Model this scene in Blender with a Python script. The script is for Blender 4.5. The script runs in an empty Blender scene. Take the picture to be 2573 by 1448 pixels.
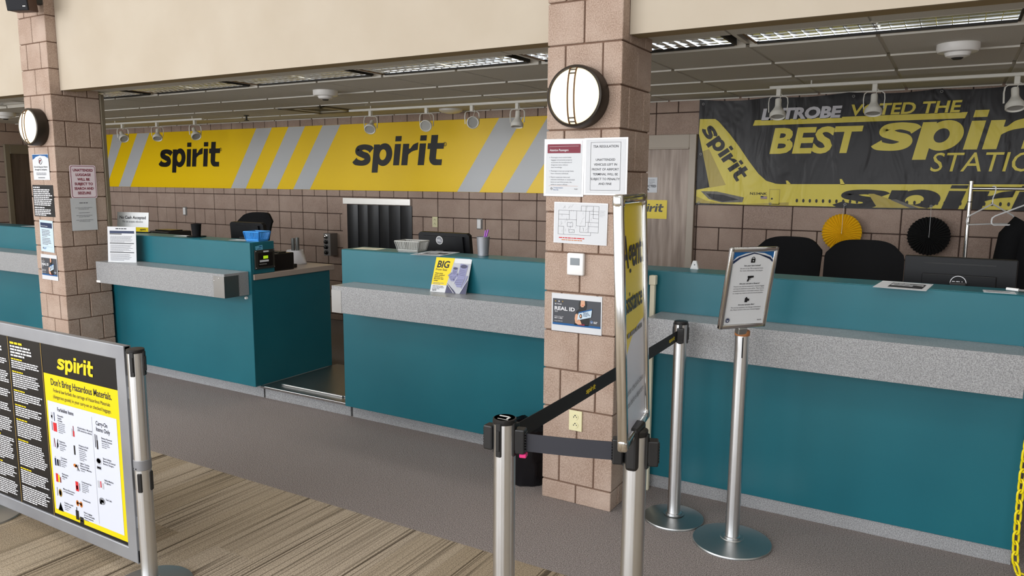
import bpy, bmesh, math, random
from mathutils import Vector, Matrix, Euler
PI = math.pi
SC = bpy.context.scene
COL = SC.collection
rnd = random.Random(7)

# ------------------------------------------------------------------ camera
W_PX, H_PX = 2573.0, 1448.0
F_PX = 1880.398
YAW, PIT, ROL = math.radians(30.42415), math.radians(-8.09305), math.radians(0.40149)
CAM = Vector((1.79831, -3.39461, 1.67575))
fw = Vector((-math.sin(YAW) * math.cos(PIT), math.cos(YAW) * math.cos(PIT), math.sin(PIT)))
rt = Vector((math.cos(YAW), math.sin(YAW), 0))
up = rt.cross(fw)
r2 = math.cos(ROL) * rt + math.sin(ROL) * up
u2 = -math.sin(ROL) * rt + math.cos(ROL) * up
cd = bpy.data.cameras.new('camera')
cam = bpy.data.objects.new('camera', cd)
COL.objects.link(cam)
cam.matrix_world = Matrix(((r2.x, u2.x, -fw.x, CAM.x), (r2.y, u2.y, -fw.y, CAM.y), (r2.z, u2.z, -fw.z, CAM.z), (0, 0, 0, 1)))
cd.sensor_fit = 'HORIZONTAL'
cd.sensor_width = 36.0
cd.lens = F_PX / W_PX * 36.0
cd.clip_start = 0.05
SC.camera = cam

# ------------------------------------------------------------------ world, lights, exposure
SC.view_settings.view_transform = 'Standard'
SC.view_settings.look = 'None'
SC.view_settings.gamma = 1.0
SC.view_settings.use_curve_mapping = False
SC.view_settings.exposure = 0.0
wd = bpy.data.worlds.new('sky')
SC.world = wd
wd.use_nodes = True
bg = wd.node_tree.nodes['Background']
bg.inputs[0].default_value = (0.80, 0.90, 1.0, 1)
bg.inputs[1].default_value = 1.0

WIN_Y = -9.0
WINS = [(-10.2, -6.7), (-6.3, -2.8), (-2.4, 1.1), (1.5, 5.0)]
def area_light(name, loc, sx, sy, power, color, rot):
    ld = bpy.data.lights.new(name, 'AREA')
    ld.shape = 'RECTANGLE'
    ld.size, ld.size_y = sx, sy
    ld.energy = power
    ld.color = color
    o = bpy.data.objects.new(name, ld)
    o.location = loc
    o.rotation_euler = rot
    COL.objects.link(o)
    return o
LOUVRE_FILL_W = 8.0  # power of the fill added inside the switched-off louvred fixtures
DAY_POWER = [395, 325, 240, 155]
for (wx0, wx1), dp in zip(WINS, DAY_POWER):
    area_light('window_daylight', ((wx0 + wx1) / 2, WIN_Y - 0.12, 2.45), wx1 - wx0, 3.9, dp, (0.97, 0.98, 1.0), (PI / 2, 0, 0))

for hx in (-7.5, -3.0, 1.5, 5.5):      # unseen fill lights added under the hall ceiling to brighten the floor
    area_light('hall_fill', (hx, -4.2, 4.96), 1.2, 1.2, 30, (1.0, 0.96, 0.90), (0, 0, 0))

# ------------------------------------------------------------------ materials
def lin(c):
    return tuple(((v / 255) / 12.92 if v / 255 <= 0.04045 else ((v / 255 + 0.055) / 1.055) ** 2.4) for v in c)
MATS = {}
def mat(name, rgb, rough=0.5, metal=0.0, spec=0.5, **kw):
    m = bpy.data.materials.new(name)
    m.use_nodes = True
    b = m.node_tree.nodes['Principled BSDF']
    b.inputs['Base Color'].default_value = (*lin(rgb), 1)
    b.inputs['Roughness'].default_value = rough
    b.inputs['Metallic'].default_value = metal
    b.inputs['Specular IOR Level'].default_value = spec
    for k, v in kw.items():
        b.inputs[k].default_value = v
    MATS[name] = m
    return m
def nodes(m):
    return m.node_tree.nodes, m.node_tree.links, m.node_tree.nodes['Principled BSDF']
def noise_color(m, c1, c2, scale, detail=3, lo=0.35, hi=0.65, stretch=None, bump=0.0, bump_scale=None, coords='Object'):
    n, l, b = nodes(m)
    tc = n.new('ShaderNodeTexCoord')
    src = tc.outputs[coords]
    if stretch:
        mp = n.new('ShaderNodeMapping')
        mp.inputs['Scale'].default_value = stretch
        l.new(src, mp.inputs[0])
        src = mp.outputs[0]
    nz = n.new('ShaderNodeTexNoise')
    nz.inputs['Scale'].default_value = scale
    nz.inputs['Detail'].default_value = detail
    l.new(src, nz.inputs['Vector'])
    cr = n.new('ShaderNodeValToRGB')
    cr.color_ramp.elements[0].position = lo
    cr.color_ramp.elements[0].color = (*lin(c1), 1)
    cr.color_ramp.elements[1].position = hi
    cr.color_ramp.elements[1].color = (*lin(c2), 1)
    l.new(nz.outputs['Fac'], cr.inputs[0])
    l.new(cr.outputs[0], b.inputs['Base Color'])
    if bump:
        nb = nz
        if bump_scale:
            nb = n.new('ShaderNodeTexNoise')
            nb.inputs['Scale'].default_value = bump_scale
            nb.inputs['Detail'].default_value = 4
            l.new(src, nb.inputs['Vector'])
        bp = n.new('ShaderNodeBump')
        bp.inputs['Strength'].default_value = bump
        bp.inputs['Distance'].default_value = 0.01
        l.new(nb.outputs['Fac'], bp.inputs['Height'])
        l.new(bp.outputs[0], b.inputs['Normal'])
    return m

# block masonry: colour varies grain by grain and block by block (the blocks are real geometry)
def block_mat(name, c1, c2, c3):
    m = mat(name, c1, 0.92, spec=0.2)
    n, l, b = nodes(m)
    tc = n.new('ShaderNodeTexCoord')
    n1 = n.new('ShaderNodeTexNoise'); n1.inputs['Scale'].default_value = 170; n1.inputs['Detail'].default_value = 4
    n2 = n.new('ShaderNodeTexNoise'); n2.inputs['Scale'].default_value = 4.5; n2.inputs['Detail'].default_value = 5
    l.new(tc.outputs['Object'], n1.inputs['Vector'])
    l.new(tc.outputs['Object'], n2.inputs['Vector'])
    r1 = n.new('ShaderNodeValToRGB')
    r1.color_ramp.elements[0].position = 0.3; r1.color_ramp.elements[0].color = (*lin(c2), 1)
    r1.color_ramp.elements[1].position = 0.7; r1.color_ramp.elements[1].color = (*lin(c1), 1)
    l.new(n1.outputs['Fac'], r1.inputs[0])
    mx = n.new('ShaderNodeMix'); mx.data_type = 'RGBA'
    mr = n.new('ShaderNodeMapRange')
    mr.inputs['From Min'].default_value = 0.42; mr.inputs['From Max'].default_value = 0.75
    mr.inputs['To Max'].default_value = 0.55
    l.new(n2.outputs['Fac'], mr.inputs['Value'])
    l.new(mr.outputs[0], mx.inputs['Factor'])
    l.new(r1.outputs[0], mx.inputs['A'])
    mx.inputs['B'].default_value = (*lin(c3), 1)
    l.new(mx.outputs['Result'], b.inputs['Base Color'])
    bp = n.new('ShaderNodeBump'); bp.inputs['Strength'].default_value = 0.45; bp.inputs['Distance'].default_value = 0.004
    l.new(n1.outputs['Fac'], bp.inputs['Height'])
    l.new(bp.outputs[0], b.inputs['Normal'])
    return m
block_mat('block_pink', (186, 164, 149), (142, 120, 106), (196, 177, 164))
block_mat('block_brown', (178, 156, 142), (142, 122, 111), (186, 166, 152))
mat('mortar_pink', (120, 96, 82), 0.95, spec=0.1)
mat('mortar_brown', (74, 60, 54), 0.95, spec=0.1)

noise_color(mat('plaster_cream', (184, 172, 155), 0.85, spec=0.2), (182, 170, 153), (187, 176, 160), 2.2)
mat('soffit_brown', (150, 132, 100), 0.7, spec=0.3)
noise_color(mat('ceiling_tile', (214, 211, 203), 0.9, spec=0.15), (206, 204, 197), (216, 214, 207), 220, bump=0.15)
mat('ceiling_grid', (215, 212, 204), 0.6)
mat('white_paint', (222, 220, 212), 0.5)
mat('hall_white', (222, 222, 220), 0.8)

m = noise_color(mat('carpet_brown', (140, 129, 122), 1.0, spec=0.05), (109, 102, 100), (170, 161, 158), 190, detail=5, lo=0.34, hi=0.66, bump=0.6)
# carpet blotches
# striped carpet tiles
def striped_carpet():
    m = mat('carpet_striped', (150, 132, 110), 1.0, spec=0.05)
    n, l, b = nodes(m)
    tc = n.new('ShaderNodeTexCoord')
    # plank tiles, turned so that their length runs along world Y
    sep = n.new('ShaderNodeSeparateXYZ'); l.new(tc.outputs['Object'], sep.inputs[0])
    cmb = n.new('ShaderNodeCombineXYZ')
    l.new(sep.outputs['Y'], cmb.inputs['X']); l.new(sep.outputs['X'], cmb.inputs['Y'])
    mpb = n.new('ShaderNodeMapping'); mpb.inputs['Location'].default_value = (0.675, 0.03, 0)
    l.new(cmb.outputs[0], mpb.inputs[0])
    br = n.new('ShaderNodeTexBrick')
    br.offset = 0.5
    br.inputs['Color1'].default_value = (0, 0, 0, 1); br.inputs['Color2'].default_value = (1, 1, 1, 1)
    br.inputs['Scale'].default_value = 1.0
    br.inputs['Mortar Size'].default_value = 0.0
    br.inputs['Brick Width'].default_value = 1.21
    br.inputs['Row Height'].default_value = 0.25
    l.new(mpb.outputs[0], br.inputs['Vector'])
    # fine stripes across X
    def stripes(sx, sy, lo, hi, det=2.0):
        mp = n.new('ShaderNodeMapping'); mp.inputs['Scale'].default_value = (sx, sy, 1)
        ad = n.new('ShaderNodeVectorMath'); ad.operation = 'MULTIPLY_ADD'
        l.new(br.outputs['Color'], ad.inputs[0]); ad.inputs[1].default_value = (17.3, 9.1, 5.0)
        l.new(tc.outputs['Object'], mp.inputs[0]); l.new(mp.outputs[0], ad.inputs[2])
        nz = n.new('ShaderNodeTexNoise'); nz.inputs['Scale'].default_value = 1.0; nz.inputs['Detail'].default_value = det
        l.new(ad.outputs[0], nz.inputs['Vector'])
        mr = n.new('ShaderNodeMapRange'); mr.inputs['From Min'].default_value = lo; mr.inputs['From Max'].default_value = hi
        l.new(nz.outputs['Fac'], mr.inputs['Value'])
        return mr.outputs[0]
    fine = stripes(120, 0.7, 0.50, 0.60, 1.0)
    zone = stripes(9, 0.5, 0.36, 0.62, 2.0)
    mul = n.new('ShaderNodeMath'); mul.operation = 'MULTIPLY'
    l.new(fine, mul.inputs[0]); l.new(zone, mul.inputs[1])
    tone = n.new('ShaderNodeValToRGB')
    e = tone.color_ramp.elements
    e[0].position = 0.0; e[0].color = (*lin((150, 135, 114)), 1)
    e[1].position = 1.0; e[1].color = (*lin((182, 168, 150)), 1)
    x = e.new(0.5); x.color = (*lin((170, 155, 134)), 1)
    bw = n.new('ShaderNodeSeparateColor'); l.new(br.outputs['Color'], bw.inputs[0])
    l.new(bw.outputs[0], tone.inputs[0])
    mx = n.new('ShaderNodeMix'); mx.data_type = 'RGBA'
    sc = n.new('ShaderNodeMath'); sc.operation = 'MULTIPLY'; sc.inputs[1].default_value = 0.88
    l.new(mul.outputs[0], sc.inputs[0])
    l.new(sc.outputs[0], mx.inputs['Factor'])
    l.new(tone.outputs[0], mx.inputs['A'])
    mx.inputs['B'].default_value = (*lin((76, 66, 54)), 1)
    gr = n.new('ShaderNodeTexNoise'); gr.inputs['Scale'].default_value = 170; gr.inputs['Detail'].default_value = 5
    l.new(tc.outputs['Object'], gr.inputs['Vector'])
    mg = n.new('ShaderNodeMapRange'); mg.inputs['From Min'].default_value = 0.3; mg.inputs['From Max'].default_value = 0.7
    mg.inputs['To Min'].default_value = 0.62; mg.inputs['To Max'].default_value = 1.3
    l.new(gr.outputs['Fac'], mg.inputs['Value'])
    vm = n.new('ShaderNodeVectorMath'); vm.operation = 'SCALE'
    l.new(mx.outputs['Result'], vm.inputs[0]); l.new(mg.outputs[0], vm.inputs['Scale'])
    l.new(vm.outputs[0], b.inputs['Base Color'])
    bp = n.new('ShaderNodeBump'); bp.inputs['Strength'].default_value = 0.5; bp.inputs['Distance'].default_value = 0.004
    l.new(gr.outputs['Fac'], bp.inputs['Height']); l.new(bp.outputs[0], b.inputs['Normal'])
striped_carpet()

noise_color(mat('laminate_teal', (26, 96, 109), 0.34, spec=0.38), (23, 93, 106), (30, 101, 113), 1.1)
noise_color(mat('laminate_grey', (148, 149, 150), 0.3, spec=0.5), (118, 119, 121), (168, 169, 171), 210, detail=2, lo=0.32, hi=0.68)
mat('worktop_taupe', (160, 146, 136), 0.35)
def steel(name, rgb, rough, stretch):
    m = mat(name, rgb, rough, 1.0)
    n, l, b = nodes(m)
    tc = n.new('ShaderNodeTexCoord'); mp = n.new('ShaderNodeMapping'); mp.inputs['Scale'].default_value = stretch
    nz = n.new('ShaderNodeTexNoise'); nz.inputs['Scale'].default_value = 20; nz.inputs['Detail'].default_value = 2
    l.new(tc.outputs['Object'], mp.inputs[0]); l.new(mp.outputs[0], nz.inputs['Vector'])
    mr = n.new('ShaderNodeMapRange'); mr.inputs['To Min'].default_value = rough * 0.9; mr.inputs['To Max'].default_value = rough * 1.12
    l.new(nz.outputs['Fac'], mr.inputs['Value']); l.new(mr.outputs[0], b.inputs['Roughness'])
    if name == 'steel_brushed':
        tg = n.new('ShaderNodeTangent'); tg.direction_type = 'RADIAL'; tg.axis = 'Z'
        l.new(tg.outputs[0], b.inputs['Tangent'])
        b.inputs['Anisotropic'].default_value = 0.85
        b.inputs['Anisotropic Rotation'].default_value = 0.25
    return m
steel('steel_brushed', (214, 215, 217), 0.30, (4, 4, 0.3))
steel('steel_disc', (176, 178, 178), 0.34, (3, 3, 3))
steel('steel_plate', (160, 160, 160), 0.35, (8, 1, 1))
mat('chrome', (215, 215, 215), 0.12, 1.0)
mat('louver_metal', (225, 228, 230), 0.10, 1.0)
noise_color(mat('aluminium', (150, 152, 157), 0.45, 0.55), (142, 144, 150), (158, 160, 165), 3)
mat('black_plastic', (22, 22, 24), 0.42)
mat('black_rubber', (26, 27, 30), 0.35)
mat('black_gloss', (14, 14, 15), 0.2)
mat('black_mesh', (17, 17, 19), 0.8, spec=0.2)
mat('black_cloth', (16, 16, 18), 0.9, spec=0.2)
mat('belt_black', (24, 24, 27), 0.65)
mat('belt_navy', (40, 41, 50), 0.6)
mat('bag_black', (14, 14, 18), 0.22)
mat('bronze', (48, 40, 32), 0.4, 0.4)
mat('lens_rib', (96, 62, 26), 0.5)
mat('sconce_glow', (255, 240, 214), 0.5)
nn, ll, bb = nodes(MATS['sconce_glow'])
bb.inputs['Emission Color'].default_value = (*lin((255, 240, 205)), 1)
bb.inputs['Emission Strength'].default_value = 1.0
mat('yellow_print', (240, 200, 8), 0.38, spec=0.4)
mat('grey_print', (186, 188, 190), 0.4, spec=0.4)
mat('black_print', (22, 22, 24), 0.4, spec=0.4)
mat('white_print', (206, 208, 211), 0.45, spec=0.4)
mat('paper', (206, 208, 212), 0.6, spec=0.3)
mat('card_white', (244, 245, 247), 0.5, spec=0.3)
mat('paper_grey', (205, 208, 212), 0.6, spec=0.3)
mat('paper_blue', (190, 208, 222), 0.55, spec=0.3)
mat('sleeve', (206, 206, 209), 0.18, spec=0.6)
mat('ink', (46, 47, 52), 0.6, spec=0.2)
mat('ink_grey', (128, 130, 136), 0.6, spec=0.2)
mat('ink_light', (176, 178, 184), 0.6, spec=0.2)
mat('ink_white', (214, 214, 218), 0.6, spec=0.2)
mat('ink_red', (128, 18, 46), 0.6, spec=0.2)
mat('ink_blue', (24, 84, 140), 0.5, spec=0.3)
mat('ink_navy', (30, 44, 78), 0.5, spec=0.3)
mat('ink_maroon', (118, 34, 52), 0.5, spec=0.3)
mat('ink_orange', (190, 110, 40), 0.5, spec=0.3)
mat('ink_red_bright', (196, 34, 40), 0.5, spec=0.3)
mat('ink_gold', (150, 122, 60), 0.5, spec=0.3)
mat('pink_tint', (240, 226, 234), 0.45, spec=0.3)
mat('slate_photo', (70, 72, 78), 0.5, spec=0.3)
mat('skin_print', (206, 160, 132), 0.6, spec=0.2)
mat('seat_print', (132, 134, 168), 0.5, spec=0.3)
mat('seat_dark', (74, 74, 98), 0.5, spec=0.3)
mat('sign_yellow', (224, 198, 14), 0.4, spec=0.4)
mat('poster_black', (22, 22, 24), 0.35, spec=0.25)
mat('poster_yellow', (222, 200, 8), 0.3, spec=0.4)
mat('poster_white', (204, 208, 222), 0.3, spec=0.4)
# vinyl of the big banner: hanging creases as bump only
def vinyl(name, rgb, rough=0.36):
    m = mat(name, rgb, rough, spec=0.3)
    n, l, b = nodes(m)
    tc = n.new('ShaderNodeTexCoord')
    mp = n.new('ShaderNodeMapping'); mp.inputs['Rotation'].default_value = (0, 0.5, 0); mp.inputs['Scale'].default_value = (3.0, 1, 1.2)
    nz = n.new('ShaderNodeTexNoise'); nz.inputs['Scale'].default_value = 1.6; nz.inputs['Detail'].default_value = 3
    nz.inputs['Distortion'].default_value = 0.6
    l.new(tc.outputs['Object'], mp.inputs[0]); l.new(mp.outputs[0], nz.inputs['Vector'])
    bp = n.new('ShaderNodeBump'); bp.inputs['Strength'].default_value = 0.7; bp.inputs['Distance'].default_value = 0.035
    l.new(nz.outputs['Fac'], bp.inputs['Height']); l.new(bp.outputs[0], b.inputs['Normal'])
    return m
vinyl('vinyl_black', (25, 22, 24), 0.38)
vinyl('vinyl_yellow', (214, 196, 70))
vinyl('vinyl_olive', (176, 156, 66))
vinyl('vinyl_dark', (28, 25, 26), 0.42)
vinyl('vinyl_grey', (96, 92, 84))
vinyl('vinyl_white', (196, 194, 200))
mat('wood_oak', (156, 138, 124), 0.5)
noise_color(MATS['wood_oak'], (132, 114, 101), (172, 154, 140), 3.0, detail=5, stretch=(9, 9, 0.7))
noise_color(mat('wood_dark', (72, 60, 54), 0.5), (66, 54, 48), (84, 70, 62), 3.0, detail=4, stretch=(9, 9, 0.7))
mat('frame_beige', (172, 160, 146), 0.55)
mat('frame_taupe', (112, 102, 84), 0.6)
mat('cream_plastic', (226, 220, 196), 0.4)
mat('cream_outlet', (224, 218, 176), 0.4)
mat('white_plastic', (232, 231, 230), 0.35)
mat('lcd_grey', (120, 128, 134), 0.25)
mat('lcd_green', (160, 200, 30), 0.4)
nn, ll, bb = nodes(MATS['lcd_green'])
bb.inputs['Emission Color'].default_value = (*lin((170, 210, 30)), 1)
bb.inputs['Emission Strength'].default_value = 0.6
mat('blue_plastic', (58, 150, 226), 0.35)
mat('sticker_blue', (96, 170, 200), 0.4)
mat('grey_plastic', (172, 172, 168), 0.4)
mat('grey_metal', (120, 118, 116), 0.5, 0.3)
mat('box_grey', (134, 130, 128), 0.45, 0.3)
mat('purple', (150, 84, 176), 0.4)
mat('pink', (214, 50, 120), 0.35)
mat('fan_yellow', (240, 196, 20), 0.7)
mat('fan_black', (24, 24, 24), 0.75)
mat('bronze_band', (150, 98, 58), 0.4)
mat('chain_yellow', (240, 220, 20), 0.35)
mat('monitor_black', (14, 15, 18), 0.4, spec=0.3)
mat('fixture_dark', (40, 38, 34), 0.6)
mat('wire_white', (232, 232, 232), 0.4)
mat('cabinet_brown', (76, 58, 48), 0.6)
mat('acrylic', (240, 244, 246), 0.1, spec=0.6)
mat('speaker_navy', (17, 18, 25), 0.6, spec=0.25)
mat('speaker_brown', (74, 52, 42), 0.6)
mat('wallbag', (214, 214, 220), 0.55)
mat('tube_grey', (110, 112, 110), 0.35, 0.6)

# ------------------------------------------------------------------ mesh builder
class MB:
    def __init__(s, thick=0.0):
        s.v = []; s.f = []; s.m = []; s.names = []; s.t = thick
    def mi(s, name):
        if name not in s.names: s.names.append(name)
        return s.names.index(name)
    def add(s, vs, fs, m):
        o = len(s.v); k = s.mi(m)
        s.v += [tuple(p) for p in vs]
        for f in fs:
            s.f.append([i + o for i in f]); s.m.append(k)
        return s
    def addbm(s, bm, m, mtx=None):
        bm.verts.index_update()
        vs = [(mtx @ v.co if mtx else v.co.copy()) for v in bm.verts]
        fs = [[v.index for v in f.verts] for f in bm.faces]
        bm.free()
        return s.add(vs, fs, m)
    def box(s, x0, x1, y0, y1, z0, z1, m, bevel=0.0, seg=2, mtx=None):
        if bevel <= 0:
            vs = [Vector(p) for p in ((x0, y0, z0), (x1, y0, z0), (x1, y1, z0), (x0, y1, z0), (x0, y0, z1), (x1, y0, z1), (x1, y1, z1), (x0, y1, z1))]
            if mtx: vs = [mtx @ v for v in vs]
            return s.add(vs, [(3, 2, 1, 0), (4, 5, 6, 7), (0, 1, 5, 4), (1, 2, 6, 5), (2, 3, 7, 6), (3, 0, 4, 7)], m)
        bm = bmesh.new()
        bmesh.ops.create_cube(bm, size=1)
        for v in bm.verts:
            v.co = Vector(((x0 + x1) / 2 + v.co.x * (x1 - x0), (y0 + y1) / 2 + v.co.y * (y1 - y0), (z0 + z1) / 2 + v.co.z * (z1 - z0)))
        bmesh.ops.bevel(bm, geom=list(bm.edges), offset=bevel, segments=seg, affect='EDGES', profile=0.5)
        return s.addbm(bm, m, mtx)
    def tube(s, pts, r, m, n=10, cap=True, closed=False):
        P = [Vector(p) for p in pts]; N = len(P)
        rs = r if isinstance(r, (list, tuple)) else [r] * N
        vs = []; fs = []
        nrm = None
        for i, p in enumerate(P):
            if closed: d = (P[(i + 1) % N] - P[i - 1]).normalized()
            else: d = (P[min(i + 1, N - 1)] - P[max(i - 1, 0)]).normalized()
            if nrm is None:
                a = Vector((0, 0, 1)) if abs(d.z) < 0.9 else Vector((1, 0, 0))
                nrm = (a - d * a.dot(d)).normalized()
            else:
                nrm = (nrm - d * nrm.dot(d)).normalized()
            b = d.cross(nrm)
            for k in range(n):
                t = 2 * PI * k / n
                vs.append(p + (nrm * math.cos(t) + b * math.sin(t)) * rs[i])
        for i in range(N if closed else N - 1):
            j = (i + 1) % N
            for k in range(n):
                fs.append((i * n + k, i * n + (k + 1) % n, j * n + (k + 1) % n, j * n + k))
        if cap and not closed:
            fs.append(tuple(reversed(range(n)))); fs.append(tuple(range((N - 1) * n, N * n)))
        return s.add(vs, fs, m)
    def lathe(s, prof, m, c=(0, 0, 0), n=32, axis='z', mtx=None):
        vs = []; fs = []; c = Vector(c)
        for (r, h) in prof:
            for k in range(n):
                t = 2 * PI * k / n
                p = Vector((r * math.cos(t), r * math.sin(t), h))
                if axis == 'y': p = Vector((p.x, -p.z, p.y))      # profile height runs toward -y
                if axis == 'x': p = Vector((p.z, p.x, p.y))
                p = c + p
                vs.append(mtx @ p if mtx else p)
        N = len(prof)
        for i in range(N - 1):
            for k in range(n):
                fs.append((i * n + k, i * n + (k + 1) % n, (i + 1) * n + (k + 1) % n, (i + 1) * n + k))
        if prof[0][0] > 1e-6: fs.append(tuple(reversed(range(n))))
        if prof[-1][0] > 1e-6: fs.append(tuple(range((N - 1) * n, N * n)))
        return s.add(vs, fs, m)
    def prism(s, pts, y0, y1, m, mtx=None):       # outline in x,z pushed along y
        n = len(pts)
        vs = [Vector((x, y0, z)) for x, z in pts] + [Vector((x, y1, z)) for x, z in pts]
        if mtx: vs = [mtx @ v for v in vs]
        fs = [tuple(range(n)), tuple(reversed(range(n, 2 * n)))] + [(i, i + n, (i + 1) % n + n, (i + 1) % n) for i in range(n)]
        return s.add(vs, fs, m)
    # ---- printing: flat shapes on the front (-y) of a sheet, x right, z up
    def Y(s, k): return -s.t - 0.0007 * k
    def rect(s, x0, x1, z0, z1, m, k=1):
        y = s.Y(k)
        return s.add([(x0, y, z0), (x1, y, z0), (x1, y, z1), (x0, y, z1)], [(0, 1, 2, 3)], m)
    def poly(s, pts, m, k=1):
        y = s.Y(k)
        return s.add([(x, y, z) for x, z in pts], [tuple(range(len(pts)))], m)
    def disc(s, cx, cz, rx, m, k=1, rz=None, n=24, a0=0.0, a1=2 * PI):
        rz = rz or rx
        return s.poly([(cx + rx * math.cos(a0 + (a1 - a0) * i / n), cz + rz * math.sin(a0 + (a1 - a0) * i / n)) for i in range(n + (0 if a1 - a0 > 6.28 else 1))], m, k)
    def ring(s, cx, cz, r0, r1, m, k=1, n=28, sx=1.0):
        y = s.Y(k); vs = []; fs = []
        for i in range(n):
            t = 2 * PI * i / n
            vs += [(cx + sx * r0 * math.cos(t), y, cz + r0 * math.sin(t)), (cx + sx * r1 * math.cos(t), y, cz + r1 * math.sin(t))]
        for i in range(n):
            a = 2 * i; b = 2 * ((i + 1) % n)
            fs.append((a, a + 1, b + 1, b))
        return s.add(vs, fs, m)
    def line(s, x0, z0, x1, z1, w, m, k=1):
        d = Vector((x1 - x0, z1 - z0)).normalized() * w / 2
        nx, nz = -d.y, d.x
        return s.poly([(x0 + nx, z0 + nz), (x0 - nx, z0 - nz), (x1 - nx, z1 - nz), (x1 + nx, z1 + nz)], m, k)
    def text(s, t, x, z, h, m, k=2, align='l', bold=0.0, shear=0.0, width=None, rot=0.0):
        vs, fs, w = text_mesh(t, bold)
        if not vs: return 0
        sx = sz = h
        if width: sx = width / w
        W = w * sx
        ox = {'l': 0, 'c': -W / 2, 'r': -W}[align]
        y = s.Y(k); out = []
        ca, sa = math.cos(rot), math.sin(rot)
        for (a, b) in vs:
            px = ox + a * sx + shear * b * sz; pz = b * sz
            out.append((x + px * ca - pz * sa, y, z + px * sa + pz * ca))
        s.add(out, fs, m)
        return W
    def lines(s, x0, x1, z, n, dz, m, k=2, h=None, seed=0, align='l', last=0.6):
        # rows of small print too fine to read: word-length dashes
        r = random.Random(seed * 31 + n); h = h or dz * 0.5
        for i in range(n):
            zz = z - i * dz
            L = (x1 - x0) * (r.uniform(0.82, 1.0) if i < n - 1 else last)
            xs = x0 if align == 'l' else (x0 + x1) / 2 - L / 2
            e = xs + L
            while xs < e - h * 0.8:
                wl = min(h * r.uniform(1.5, 5.5), e - xs)
                s.rect(xs, xs + wl, zz - h, zz, m, k)
                xs += wl + h * 0.6
        return s
    def logo(s, x, z, w, m, k=2, shear=0.13, rot=0.0, hs=1.0, reg=False):
        # bold wordmark; x,z = left end of the baseline, w = overall width
        u = w / 5.45; y = s.Y(k)
        ca, sa = math.cos(rot), math.sin(rot)
        for gi, (vs, fs) in enumerate(LOGO):
            y = s.Y(k) - gi * 0.00004 * max(1.0, w * 3)
            nv = len(vs) // 2
            strip = len(vs) > 8 and len(fs) == nv - 1
            if strip:      # separate quads, each a hair in front of the last
                vs2 = []; fs2 = []
                for qi, f in enumerate(fs):
                    fs2.append(tuple(range(len(vs2), len(vs2) + 4))); vs2 += [(*vs[i], qi) for i in f]
                s.add([(x + (a * u + shear * b * u * hs) * ca - b * u * hs * sa, y - 0.000025 * max(w, 0.3) * qi, z + (a * u + shear * b * u * hs) * sa + b * u * hs * ca) for a, b, qi in vs2], fs2, m)
                continue
            s.add([(x + (a * u + shear * b * u * hs) * ca - b * u * hs * sa, y, z + (a * u + shear * b * u * hs) * sa + b * u * hs * ca) for a, b in vs], fs, m)
        if reg:
            s.ring(x + w * 1.03, z + u * 0.95, u * 0.07, u * 0.095, m, k)
            s.text('R', x + w * 1.03, z + u * 0.90, u * 0.1, m, k, 'c')
        return s
    def build(s, name, parent=None, loc=(0, 0, 0), rot=(0, 0, 0), smooth=False, origin=None):
        me = bpy.data.meshes.new(name)
        if origin:
            o_ = Vector(origin); s.v = [tuple(Vector(p) - o_) for p in s.v]; loc = origin
        me.from_pydata(s.v, [], s.f)
        for n_ in s.names: me.materials.append(MATS[n_])
        me.polygons.foreach_set('material_index', s.m)
        if smooth:
            me.polygons.foreach_set('use_smooth', [True] * len(s.f))
        me.update()
        if smooth:
            me.set_sharp_from_angle(angle=math.radians(40))
        o = bpy.data.objects.new(name, me)
        COL.objects.link(o)
        o.location = loc; o.rotation_euler = rot
        if parent: o.parent = parent
        return o

_tc = {}
def text_mesh(t, bold=0.0):
    key = (t, bold)
    if key in _tc: return _tc[key]
    cu = bpy.data.curves.new('t', 'FONT')
    cu.body = t; cu.size = 1.0; cu.resolution_u = 3; cu.offset = bold
    cu.fill_mode = 'FRONT'
    ob = bpy.data.objects.new('t', cu)
    COL.objects.link(ob)
    dg = bpy.context.evaluated_depsgraph_get()
    me = bpy.data.meshes.new_from_object(ob.evaluated_get(dg))
    vs = [(v.co.x, v.co.y) for v in me.vertices]; fs = [tuple(p.vertices) for p in me.polygons]
    bpy.data.objects.remove(ob); bpy.data.curves.remove(cu); bpy.data.meshes.remove(me)
    if not vs:
        _tc[key] = ([], [], 1); return _tc[key]
    cap = 0.70
    x0 = min(a for a, b in vs); x1 = max(a for a, b in vs)
    vs = [((a - x0) / cap, b / cap) for a, b in vs]
    _tc[key] = (vs, fs, (x1 - x0) / cap)
    return _tc[key]

# ---- bold lower-case wordmark, unit = x-height
def _strip(spine, ws):
    n = len(spine); L = []; R = []
    for i in range(n):
        a = Vector(spine[max(i - 1, 0)]); b = Vector(spine[min(i + 1, n - 1)])
        d = (b - a).normalized(); q = Vector((-d.y, d.x)); p = Vector(spine[i])
        L.append(p + q * ws[i] / 2); R.append(p - q * ws[i] / 2)
    vs = [(p.x, p.y) for p in L] + [(p.x, p.y) for p in R]
    fs = [(i, i + n, i + n + 1, i + 1) for i in range(n - 1)]
    return vs, fs
def _crom(pts, k=8):
    out = []
    P = [pts[0]] + pts + [pts[-1]]
    for i in range(1, len(P) - 2):
        for j in range(k):
            t = j / k
            q = []
            for c in range(len(P[0])):
                a, b, c2, d = P[i - 1][c], P[i][c], P[i + 1][c], P[i + 2][c]
                q.append(0.5 * (2 * b + (c2 - a) * t + (2 * a - 5 * b + 4 * c2 - d) * t * t + (3 * b - a - 3 * c2 + d) * t ** 3))
            out.append(q)
    out.append(list(pts[-1]))
    return out
def _rect(x0, x1, y0, y1): return [(x0, y0), (x1, y0), (x1, y1), (x0, y1)], [(0, 1, 2, 3)]
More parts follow.
